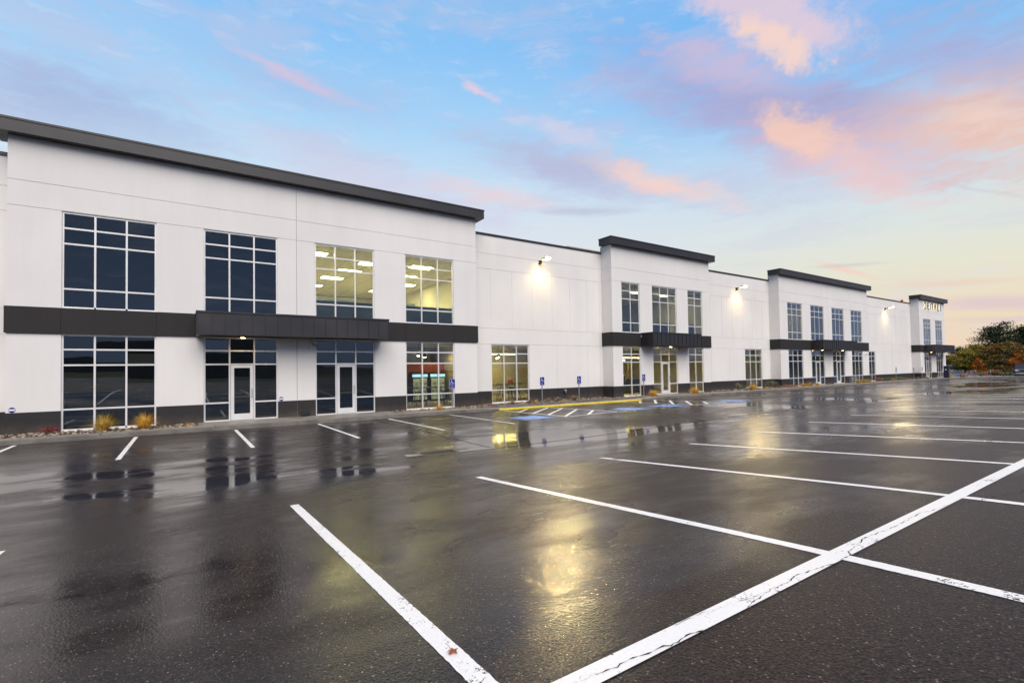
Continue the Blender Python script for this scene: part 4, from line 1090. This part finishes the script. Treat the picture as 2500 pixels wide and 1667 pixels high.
def shrub(x, y, h, wd, mat, label, z=.265, n=900, leaf=.03, cat='shrub', grp='low shrubs', name='shrub', twigs=26, twigmat=None):
    rnd = random.Random(int(x*17+y*5+h*100)); base = empty(name, (x, y, z), label=label, cat=cat, group=grp)
    tw = MB(); tips = []
    for _ in range(twigs):
        a = rnd.random()*6.283; t = rnd.uniform(.1, 1); e = Vector((math.cos(a)*wd/2*t, math.sin(a)*wd/2*t, h*(1-.35*t*t)*rnd.uniform(.75, 1.05)))
        mid = e*.5+Vector((0, 0, h*.08)); tw.tube([(0, 0, 0), tuple(mid), tuple(e)], [.008, .005, .002], 4); tips.append((mid, e))
    tw.build('stems', twigmat or M_tan, base)
    if n:
        m = MB()
        for _ in range(n):
            a, b = rnd.choice(tips); p = a.lerp(b, rnd.uniform(.0, 1.1))+Vector((rnd.gauss(0, wd*.05), rnd.gauss(0, wd*.05), rnd.gauss(0, h*.05)))
            q = Vector((rnd.gauss(0, 1), rnd.gauss(0, 1), rnd.gauss(0, 1))).normalized()*leaf; s = q.orthogonal().normalized()*leaf*.5
            m.quad(p-q, p+s, p+q, p-s)
        m.build('leaves', mat, base)
    return base
grass(-2.2, 20.86, .52, .62, M_gg, 'large green and gold grass tuft under the leftmost ground window')
grass(-1.12, 20.75, .50, .60, M_gold_g, 'bright golden grass tuft at the right edge of the leftmost window')
grass(.12, 20.75, .16, .3, M_gold_g, 'thin wisp of golden grass by the kerb left of the first door', n=60)
shrub(-3.55, 21.2, .22, .5, M_redp, 'dark red low plant against the base, left of the first window', n=500, leaf=.02)
shrub(-5.1, 21.9, .20, .5, M_redp, 'dark red low plant at the far left edge of the wall', n=400, leaf=.02)
grass(9.83, 20.68, .32, .34, M_gold_g, 'small golden grass tuft under the canteen window beside the nearest sign', n=260)
shrub(12.9, 20.9, .10, .7, M_redp, 'flat dark red groundcover left of the recessed canteen window', n=300, leaf=.025)
grass(14.1, 20.9, .32, .36, M_tan, 'dry tan grass tuft under the middle of the recessed canteen window', n=220)
grass(15.25, 21.0, .32, .42, M_tan, 'dry tan grass tuft under the right edge of the recessed canteen window', n=240)
grass(15.5, 20.78, .23, .2, M_gold_g, 'tiny golden tuft at the foot of the second parking sign', n=140)
shrub(16.9, 21.5, .25, .42, M_tan, 'bare twiggy shrub just right of the second parking sign', n=120, leaf=.012, twigs=60)
shrub(17.45, 21.3, .28, .5, M_tan, 'bare twiggy shrub midway between second and third parking signs', n=140, leaf=.012, twigs=70)
grass(17.4, 20.76, .18, .3, M_gold_g, 'small golden tuft left of the third parking sign', n=180)
shrub(18.6, 20.78+.45, .34, .8, M_tan, 'widest bare twiggy shrub, behind the third parking sign', n=200, leaf=.014, twigs=110)
grass(24.8, 20.75, .40, .72, M_gold_g, 'full golden grass tuft left of the second bay door')
grass(28.9, 20.65, .42, .8, M_gold_g, 'full golden grass tuft under the right window of the second bay')
shrub(35.2, 21.3, .52, .8, M_oliv, 'olive brown shrub left of the recessed window past the second bay', n=700, leaf=.03)
grass(36.4, 20.8, .40, .8, M_gold_g, 'golden grass tuft under the recessed window past the second bay')
shrub(37.3, 21.3, .50, .7, M_oliv, 'olive shrub directly behind the golden tuft of that recessed window', n=500, leaf=.03)
shrub(39.9, 21.2, .62, 1.1, M_greenp, 'grey green rounded shrub left of the third bay', n=1000, leaf=.035)
grass(38.2, 20.7, .18, .45, M_gold_g, 'small golden tuft in front of the grey green shrub', n=180)
shrub(42.1, 21.0, .22, 1.7, M_rustp, 'rust red groundcover at the left foot of the third bay', n=900, leaf=.04)
grass(44.3, 20.8, .32, .8, M_gold_g, 'golden tuft, left one of three by the third bay', n=300); grass(45.4, 20.8, .36, .7, M_gold_g, 'golden tuft, middle one of three by the third bay', n=300); grass(46.5, 20.7, .30, .7, M_gold_g, 'golden tuft, right one of three by the third bay', n=300)
for k, (x, h) in enumerate(((55.2, .42), (56.4, .38), (57.6, .36))):
    grass(x, 20.8, h, 1.0, M_gg, f'{["left","middle","right"][k]} tuft of the faded grass row right of the third bay doors', n=300)
shrub(60.5, 21.0, .4, 1.4, M_rustp, 'rusty shrub under the small recessed window past the third bay', n=500, leaf=.05)
shrub(62.3, 20.9, .38, 1.3, M_greenp, 'green shrub, leftmost in the bed before the far signs', n=500, leaf=.05)
grass(63.9, 20.8, .30, 1.1, M_gg, 'faded grass tuft left of the leftmost far sign', n=260)
shrub(65.9, 20.9, .38, 1.6, M_greenp, 'green shrub beside the leftmost far sign', n=500, leaf=.05)
shrub(68.3, 20.9, .15, 1.6, M_rustp, 'low rusty groundcover between the far signs', n=300, leaf=.05)
shrub(71.5, 20.9, .26, 1.2, M_greenp, 'small green shrub between the middle and rightmost far signs', n=400, leaf=.05)
shrub(74.0, 20.8, .22, 1.0, M_oliv, 'small olive shrub left of the end tower door', n=300, leaf=.05)

# ------------------------------------------------------------------ island and things beyond
mb = MB()
P = [(75.5, 19.70), (78.5, 19.3), (81, 18.6), (84, 16.75), (88, 15), (90.2, 13), (93, 10), (96.5, 6), (101, 0), (112, -20), (130, -60)]
Q = [(75.5, 21.1), (80, 21.0), (84.5, 21.0), (88, 20), (92, 18.5), (94.5, 15.5), (97.5, 11), (101, 7), (106, 0), (117, -20), (135, -60)]
for k in range(len(P)-1):
    (a, b), (c, d) = P[k], P[k+1]; (e, f), (g_, h) = Q[k], Q[k+1]
    mb.quad((a, b, -.2), (c, d, -.2), (c, d, .27), (a, b, .27), m=1)
    n1 = Vector((a, b)).lerp(Vector((e, f)), .12); n2 = Vector((c, d)).lerp(Vector((g_, h)), .12)
    mb.quad((a, b, .27), (c, d, .27), (n2.x, n2.y, .29), (n1.x, n1.y, .29), m=1)
    mb.quad((n1.x, n1.y, .29), (n2.x, n2.y, .29), (g_, h, .30), (e, f, .30), m=0)
    mb.quad((e, f, .30), (g_, h, .30), (g_+2.5, h+1.5, -.75), (e+2.5, f+1.5, -.75), m=2)
struct(mb.build('island', [M_conc, M_kerb, simple('berm_grass', (.045, .075, .02), .95, var=.4, scale=1)]))
mb = MB(); mb.quad((75.6, 19.87, .2935), (78.6, 19.6, .2935), (82.9, 21.2, .2935), (75.6, 21.2, .2935)); struct(mb.build('corner_pavement', M_conc))
mb = MB(); mb.quad((72, 19.73, .158), (75.2, 19.73, .158), (75.2, 19.98, .30), (72, 19.98, .30)); struct(mb.build('yellow_ramp_edge', M_yellow)) if False else None
# dark litter bin post at the tower corner
t = empty('litter_bin', (78.2, 19.95, .295), label='tall dark blue pillar bin standing at the corner of the end tower', cat='bin')
M_navy = simple('navy_paint', (.01, .014, .05), .4)
m = MB(); m.box(-.22, .22, -.22, .22, 0, 1.36); m.build('body', M_navy, t, bevel=.02); m = MB(); m.box(-.24, .24, -.24, .24, 1.361, 1.46); m.build('hood', M_navy, t, bevel=.02); m = MB(); m.box(-.236, -.221, -.06, .06, .95, 1.08); m.build('notice', M_whitesign, t)
def rack(x, y, rz, label):
    t = empty('bicycle_rack', (x, y, .29), rz, label=label, cat='bicycle rack', group='steel hoop bicycle racks')
    m = MB(); m.tube([(-.2, 0, 0), (-.2, 0, .66), (-.17, 0, .78), (-.08, 0, .85), (.08, 0, .85), (.17, 0, .78), (.2, 0, .66), (.2, 0, 0)], .03, 8); m.build('hoop', M_steel, t, smooth=True)
    for sx in (-.2, .2):
        m = MB(); m.tube([(sx, 0, 0), (sx, 0, .012)], .07, 10); m.build('foot', M_steel, t)
rack(80.6, 19.0+.1, R(55), 'steel hoop rack, leftmost, in front of the red sedan'); rack(82.3, 18.3, R(55), 'steel hoop rack, middle, in front of the red sedan'); rack(84.2, 17.35, R(55), 'steel hoop rack, rightmost, clear of the red sedan')
grass(80.3, 20.3, .8, 1.0, M_gold_g, 'tall golden grass clump right of the dark pillar bin', z=.29, n=300, grp='plants on the island')
shrub(80.8, 18.6+.4, .30, 1.5, M_rustp, 'low brown bush at the foot of the leftmost hoop rack', z=.29, n=400, leaf=.05, grp='plants on the island')
shrub(86.2, 17.3, .8, 1.9, M_rustp, 'reddish brown tall bush right of the hoop racks', z=.29, n=900, leaf=.06, grp='plants on the island')
shrub(87.6, 16.7, .55, 1.6, M_oliv, 'olive bush between the reddish bush and the pickup', z=.29, n=800, leaf=.06, grp='plants on the island')
shrub(88.6, 16.3, .5, 1.5, M_greenp, 'grey green bush at the front corner of the pickup', z=.29, n=800, leaf=.06, grp='plants on the island')
shrub(86.6, 18.6, .6, 1.4, M_oliv, 'olive bush behind the hoop racks', z=.29, n=500, leaf=.06, grp='plants on the island')

# cars ------------------------------------------------------------------
def carpaint(name, c): return simple(name, c, .25, .3, .04, 1, coat=.8)
def loft(secs, mat_name, mat, parent, smooth=True):
    """secs: (x, [(y,z)...]) half-profiles mirrored"""
    m = MB(); n = None
    for x, pr in secs:
        ring = [(x, y, z) for y, z in pr]+[(x, -y, z) for y, z in reversed(pr)]
        n = len(ring); m.v += ring
    for i in range(len(secs)-1):
        for j in range(n):
            a = i*n+j; b = i*n+(j+1) % n; m.f.append((a, b, b+n, a+n)); m.m.append(0)
    m.f.append(tuple(range(n))[::-1]); m.m.append(0); m.f.append(tuple(range((len(secs)-1)*n, len(secs)*n))); m.m.append(0)
    return m.build(mat_name, mat, parent, smooth=False)
M_hl = simple('headlight_lens', (.65, .66, .66), .15); M_tl = simple('tail_lens', (.35, .01, .01), .2)
def wheel(x, y, r, parent):
    s = 1 if y > 0 else -1
    m = MB(); m.tube([(x, y-s*.2, r), (x, y-s*.17, r), (x, y, r)], [r*.95, r, r*.97], 18); wv = m.build('wheel', M_rubber, parent)
    m = MB(); m.tube([(x, y+s*.002, r), (x, y+s*.012, r)], [r*.66, r*.6], 14); m.build('rim', M_steel, wv)
def car(x, y, z, rz, paint, label, L=4.7, Wd=.90, H=1.43, grp='parked cars'):
    t = empty('parked_car', (x, y, z), rz, label=label, cat='car', group=grp); h = L/2
    def sec(x_, zb, zt, w_): return (x_, [(w_*.86, zb), (w_, zb+.15), (w_, (zb+zt)/2), (w_*.93, zt), (w_*.6, zt+.02)])
    loft([sec(-h, .38, .72, Wd*.78), sec(-h+.15, .25, .82, Wd*.92), sec(-h+.9, .2, .92, Wd), sec(-h+2, .2, .92, Wd), sec(h-1.6, .2, .92, Wd), sec(h-.6, .2, .97, Wd*.97), sec(h-.1, .28, .95, Wd*.88), sec(h, .4, .85, Wd*.8)], 'body', paint, t)
    def cab(x_, zt, w_, wt): return (x_, [(w_, .90), (wt, zt-.03), (wt*.8, zt)])
    g = loft([cab(-h+1.15, .93, Wd*.86, Wd*.84), cab(-h+1.95, H-.04, Wd*.88, Wd*.66), cab(h-1.75, H-.03, Wd*.88, Wd*.66), cab(h-.75, .98, Wd*.84, Wd*.8)], 'windows', M_carglass, t)
    loft([(-h+1.93, [(Wd*.66, H-.03), (Wd*.5, H+.0)]), (-h+2.4, [(Wd*.69, H-.02), (Wd*.5, H+.025)]), (h-2.1, [(Wd*.69, H-.02), (Wd*.5, H+.025)]), (h-1.7, [(Wd*.66, H-.04), (Wd*.5, H-.01)])], 'roof', paint, t)
    m = MB()
    for s in (-1, 1): m.tube([(-h+1.2, s*Wd*.86, .93), (-h+1.97, s*Wd*.68, H-.03)], .03, 5); m.tube([(.1, s*Wd*.89, .92), (.12, s*Wd*.685, H-.03)], .028, 5); m.tube([(h-.8, s*Wd*.84, .98), (h-1.75, s*Wd*.68, H-.03)], .045, 5)
    m.build('pillars', paint, t)
    for s in (-1, 1):
        for xx in (-h+.88, h-.95): wheel(xx, s*(Wd+.005), .33, t)
        m = MB(); m.box(-h+.02, -h+.34, min(s*Wd*.52, s*Wd*.90), max(s*Wd*.52, s*Wd*.90), .60, .73); m.build('headlight', M_hl, t, bevel=.02)
        m = MB(); m.box(h-.12, h+.01, min(s*Wd*.5, s*Wd*.82), max(s*Wd*.5, s*Wd*.82), .68, .82); m.build('tail_light', M_tl, t)
        m = MB(); m.box(-h+1.55, -h+1.75, min(s*Wd*.95, s*Wd*1.12), max(s*Wd*.95, s*Wd*1.12), .93, 1.05); m.build('mirror', paint, t, bevel=.02)
    m = MB(); m.box(-h-.012, -h+.08, -Wd*.45, Wd*.45, .40, .58); m.build('grille', M_black, t)
    return t
car(99.5, 22.1, -.52, R(38), carpaint('red_car_paint', (.28, .006, .014)), 'dark red sedan parked behind the hoop racks, front to the left', 4.8)
car(103.5, 25.6, -.57, R(60), carpaint('silver_car_paint', (.30, .34, .40)), 'silver blue car nose just left of the red sedan')
car(118, 28.2, -.62, R(75), carpaint('white_car_paint', (.65, .65, .65)), 'white car far behind, leftmost of the distant row'); car(119, 25.2, -.62, R(75), carpaint('black_car_paint', (.015, .015, .02)), 'black car far behind, second in the distant row')
car(120, 22.4, -.62, R(75), carpaint('grey_car_paint', (.22, .24, .26)), 'grey car far behind, above the red sedan roof'); 
o = car(122, 19.9, -.62, R(70), MATS['white_car_paint'], 'white van like car far behind, right of the small orange tree', 4.9, .95, 1.9)
car(128, 23.8, -.62, R(72), MATS['silver_car_paint'], 'silver car at the very back, under the yellow trees')
# pickup
t = empty('pickup_truck', (92.6, 15.75, .02), R(14), label='dark navy pickup truck at the right edge, chrome grille facing the lot', cat='pickup truck')
pp = carpaint('navy_truck_paint', (.022, .035, .075)); h = 2.9; Wd = 1.02
sec = lambda x_, zb, zt, w_: (x_, [(w_*.9, zb), (w_, zb+.15), (w_, zt-.12), (w_*.92, zt)])
loft([sec(-h, .62, 1.12, Wd*.9), sec(-h+.12, .5, 1.20, Wd*.97), sec(-h+1.5, .45, 1.27, Wd), sec(0, .45, 1.25, Wd), sec(.6, .45, 1.25, Wd), sec(h, .5, 1.25, Wd)], 'body', pp, t)
cab = lambda x_, zt, w_, wt: (x_, [(w_, 1.24), (wt, zt-.04), (wt*.85, zt)])
loft([cab(-h+1.35, 1.27, Wd*.9, Wd*.86), cab(-h+2.2, 1.88, Wd*.9, Wd*.74), cab(.75, 1.88, Wd*.9, Wd*.74), cab(1.05, 1.27, Wd*.9, Wd*.88)], 'windows', M_carglass, t)
loft([(-h+2.15, [(Wd*.75, 1.86), (Wd*.5, 1.89)]), (-h+2.7, [(Wd*.77, 1.88), (Wd*.5, 1.93)]), (.8, [(Wd*.76, 1.86), (Wd*.5, 1.90)])], 'roof', pp, t)
m = MB(); m.box(-h-.05, -h+.1, -Wd*.62, Wd*.62, .82, 1.12); g = m.build('grille', M_steel, t, bevel=.02); m = MB()
m.box(-h-.062, -h-.051, -Wd*.56, -.02, .86, 1.08); m.box(-h-.062, -h-.051, .02, Wd*.56, .86, 1.08); m.build('grille_mesh', M_black, g)
m = MB(); m.box(-h-.12, -h+.05, -Wd*.92, Wd*.92, .48, .70); m.build('bumper', M_steel, t, bevel=.03)
for s in (-1, 1):
    m = MB(); m.box(-h-.03, -h+.25, min(s*Wd*.64, s*Wd*.96), max(s*Wd*.64, s*Wd*.96), .90, 1.10); m.build('headlight', M_hl, t, bevel=.02)
    for xx in (-h+.95, h-1.2): wheel(xx, s*(Wd+.01), .41, t)
    m = MB(); m.box(-h+1.75, -h+1.9, min(s*Wd*1.0, s*Wd*1.22), max(s*Wd*1.0, s*Wd*1.22), 1.28, 1.52); m.build('mirror', M_black, t)

# trees -----------------------------------------------------------------
def tree(x, y, z, H, Rw, mat, label, crown0=.3, n=9000, leaf=.12, kind='round', grp='autumn trees beyond the lot', name='tree', seed=1, flat=1., trunk=None, clumps=46):
    rnd = random.Random(seed); t = empty(name, (x, y, z), label=label, cat='tree', group=grp)
    m = MB(); tk = H*.022+.03
    m.tube([(0, 0, -.3), (0.02*H, 0, H*.3), (0, .02*H, H*.62), (.01*H, 0, H*.9)], [tk*1.4, tk, tk*.6, tk*.2], 8)
    cl = []
    for k in range(clumps):
        f = rnd.random(); zz = H*(crown0+(1-crown0)*f)
        if kind == 'cone': rr = Rw*(1.08-f)**.6*rnd.uniform(.75, 1.1)
        else: rr = Rw*math.sqrt(max(.05, 1-(2*f-.9)**2*.85))
        a = rnd.random()*6.283; q = rr*math.sqrt(rnd.uniform(.15, 1)); c = Vector((math.cos(a)*q, math.sin(a)*q, zz*rnd.uniform(.94, 1.03)))
        cl.append((c, Rw*rnd.uniform(.13, .27)))
        s0 = Vector((0, 0, max(H*.18, zz-q*.7))); m.tube([tuple(s0), tuple(s0.lerp(c, .55)+Vector((0, 0, .04*H))), tuple(c)], [tk*.45, tk*.25, tk*.08], 5)
    m.build('trunk', trunk or M_bark, t)
    lf = MB()
    for _ in range(n):
        c, r = cl[rnd.randrange(len(cl))]
        p = c+Vector((rnd.gauss(0, 1), rnd.gauss(0, 1), rnd.gauss(0, .55*flat)))*r*.75
        q = Vector((rnd.gauss(0, 1), rnd.gauss(0, 1), rnd.gauss(0, .6))).normalized()*leaf*rnd.uniform(.5, 1.1); s = q.cross(Vector((rnd.random(), rnd.random(), 1))).normalized()*leaf*.45
        lf.quad(p-q, p+s, p+q, p-s)
    lf.build('crown', mat, t)
    return t
M_bark = simple('tree_bark', (.045, .032, .025), .9)
M_pine = simple('pine_needles', (.035, .07, .03), .8, 0, .4, .8, island=.6, c2=(.09, .14, .05))
M_ytree = simple('yellow_foliage', (.75, .56, .09), .7, 0, .4, .5, island=.5, c2=(.32, .32, .06))
M_rtree = simple('rust_foliage', (.52, .27, .07), .7, 0, .4, .5, island=.5, c2=(.30, .26, .08))
M_otree = simple('orange_foliage', (.62, .20, .02), .7, 0, .3, 1, island=.5, c2=(.70, .28, .03))
tree(126, 24.6, -.8, 10.1, 4.6, M_pine, 'tall dark green pine, highest crown behind the rust coloured tree', .12, 14000, .17, seed=3, grp='pines beyond the lot', name='pine_tree', kind='cone', flat=.7, clumps=110)
tree(130, 20.2, -.8, 9.0, 4.2, M_pine, 'dark pine at the right edge, behind the orange tree', .12, 12000, .17, seed=4, grp='pines beyond the lot', name='pine_tree', kind='cone', flat=.7, clumps=100)
tree(118, 19.6, -.8, 8.9, 3.4, M_pine, 'pine cut by the right edge of the view', .15, 10000, .17, seed=14, grp='pines beyond the lot', name='pine_tree', kind='cone', flat=.7, clumps=100)
tree(122, 29.3, -.8, 5.6, 2.3, M_pine, 'low dark tree next to the end tower canopy', .1, 7000, .14, seed=5, grp='pines beyond the lot', name='pine_tree')
tree(113, 26.3, -.8, 5.1, 2.6, M_ytree, 'yellow green tree, left one, right of the end tower', .12, 10000, .13, seed=6, flat=.6)
tree(117, 25.6, -.8, 6.0, 2.6, M_ytree, 'yellow green tree, right one, before the tallest pine', .12, 10000, .13, seed=7, flat=.6)
tree(111, 21.2, -.7, 6.1, 3.1, M_rtree, 'broad rust brown tree in the middle of the group', .16, 13000, .13, seed=8, flat=.5, clumps=60)
tree(94.5, 20.5, -.2, 2.75, .85, M_otree, 'small bright orange tree in front of the red sedan', .38, 1800, .09, seed=9, clumps=22)
tree(97, 16.8, .0, 3.3, 1.35, M_otree, 'bright orange tree at the right edge above the pickup', .30, 3000, .09, seed=10, clumps=30)
for k in range(9):
    a = 150+k*9
    tree(a, 30+((k*7) % 5)*2.2-k*.9, -.9, 5.5+(k*37 % 7)*.4, 3.2, M_pine if k % 2 else M_rtree, f'{["leftmost","second from left","third from left","fourth from left","middle","fourth from right","third from right","second from right","rightmost"][8-k]} tree of the hazy far background row', .1, 2500, .28, seed=20+k, grp='distant trees')

# low ridge added round the horizon for dark window reflections, unseen behind the photographer
mb = MB(); rnd = random.Random(3); nseg = 120; ring = []
for k in range(nseg+1):
    a = 2*math.pi*k/nseg; hgt = 26+14*math.sin(a*3+1)+9*math.sin(a*7)+5*math.sin(a*17+2)
    az_d = math.degrees(math.atan2(math.cos(a), math.sin(a)))
    if -5 < math.degrees(a) < 95 or math.degrees(a) > 355: hgt = 5
    mb.v += [(900*math.cos(a), 900*math.sin(a), -2), (960*math.cos(a), 960*math.sin(a), hgt)]
for k in range(nseg): mb.f.append((2*k, 2*k+2, 2*k+3, 2*k+1)); mb.m.append(0)
struct(mb.build('added_hills', simple('hill_blue', (.035, .045, .055), .95, var=.3, scale=.02)))

# ------------------------------------------------------------------ render settings
sc.render.engine = 'CYCLES'
sc.cycles.use_denoising = True
sc.cycles.max_bounces = 7; sc.cycles.transparent_max_bounces = 10; sc.cycles.diffuse_bounces = 3; sc.cycles.glossy_bounces = 4
sc.cycles.sample_clamp_indirect = 6; sc.cycles.sample_clamp_direct = 0
sc.cycles.caustics_reflective = False; sc.cycles.caustics_refractive = False
vs = sc.view_settings; vs.view_transform = 'Standard'; vs.look = 'None'; vs.exposure = .76; vs.gamma = 1
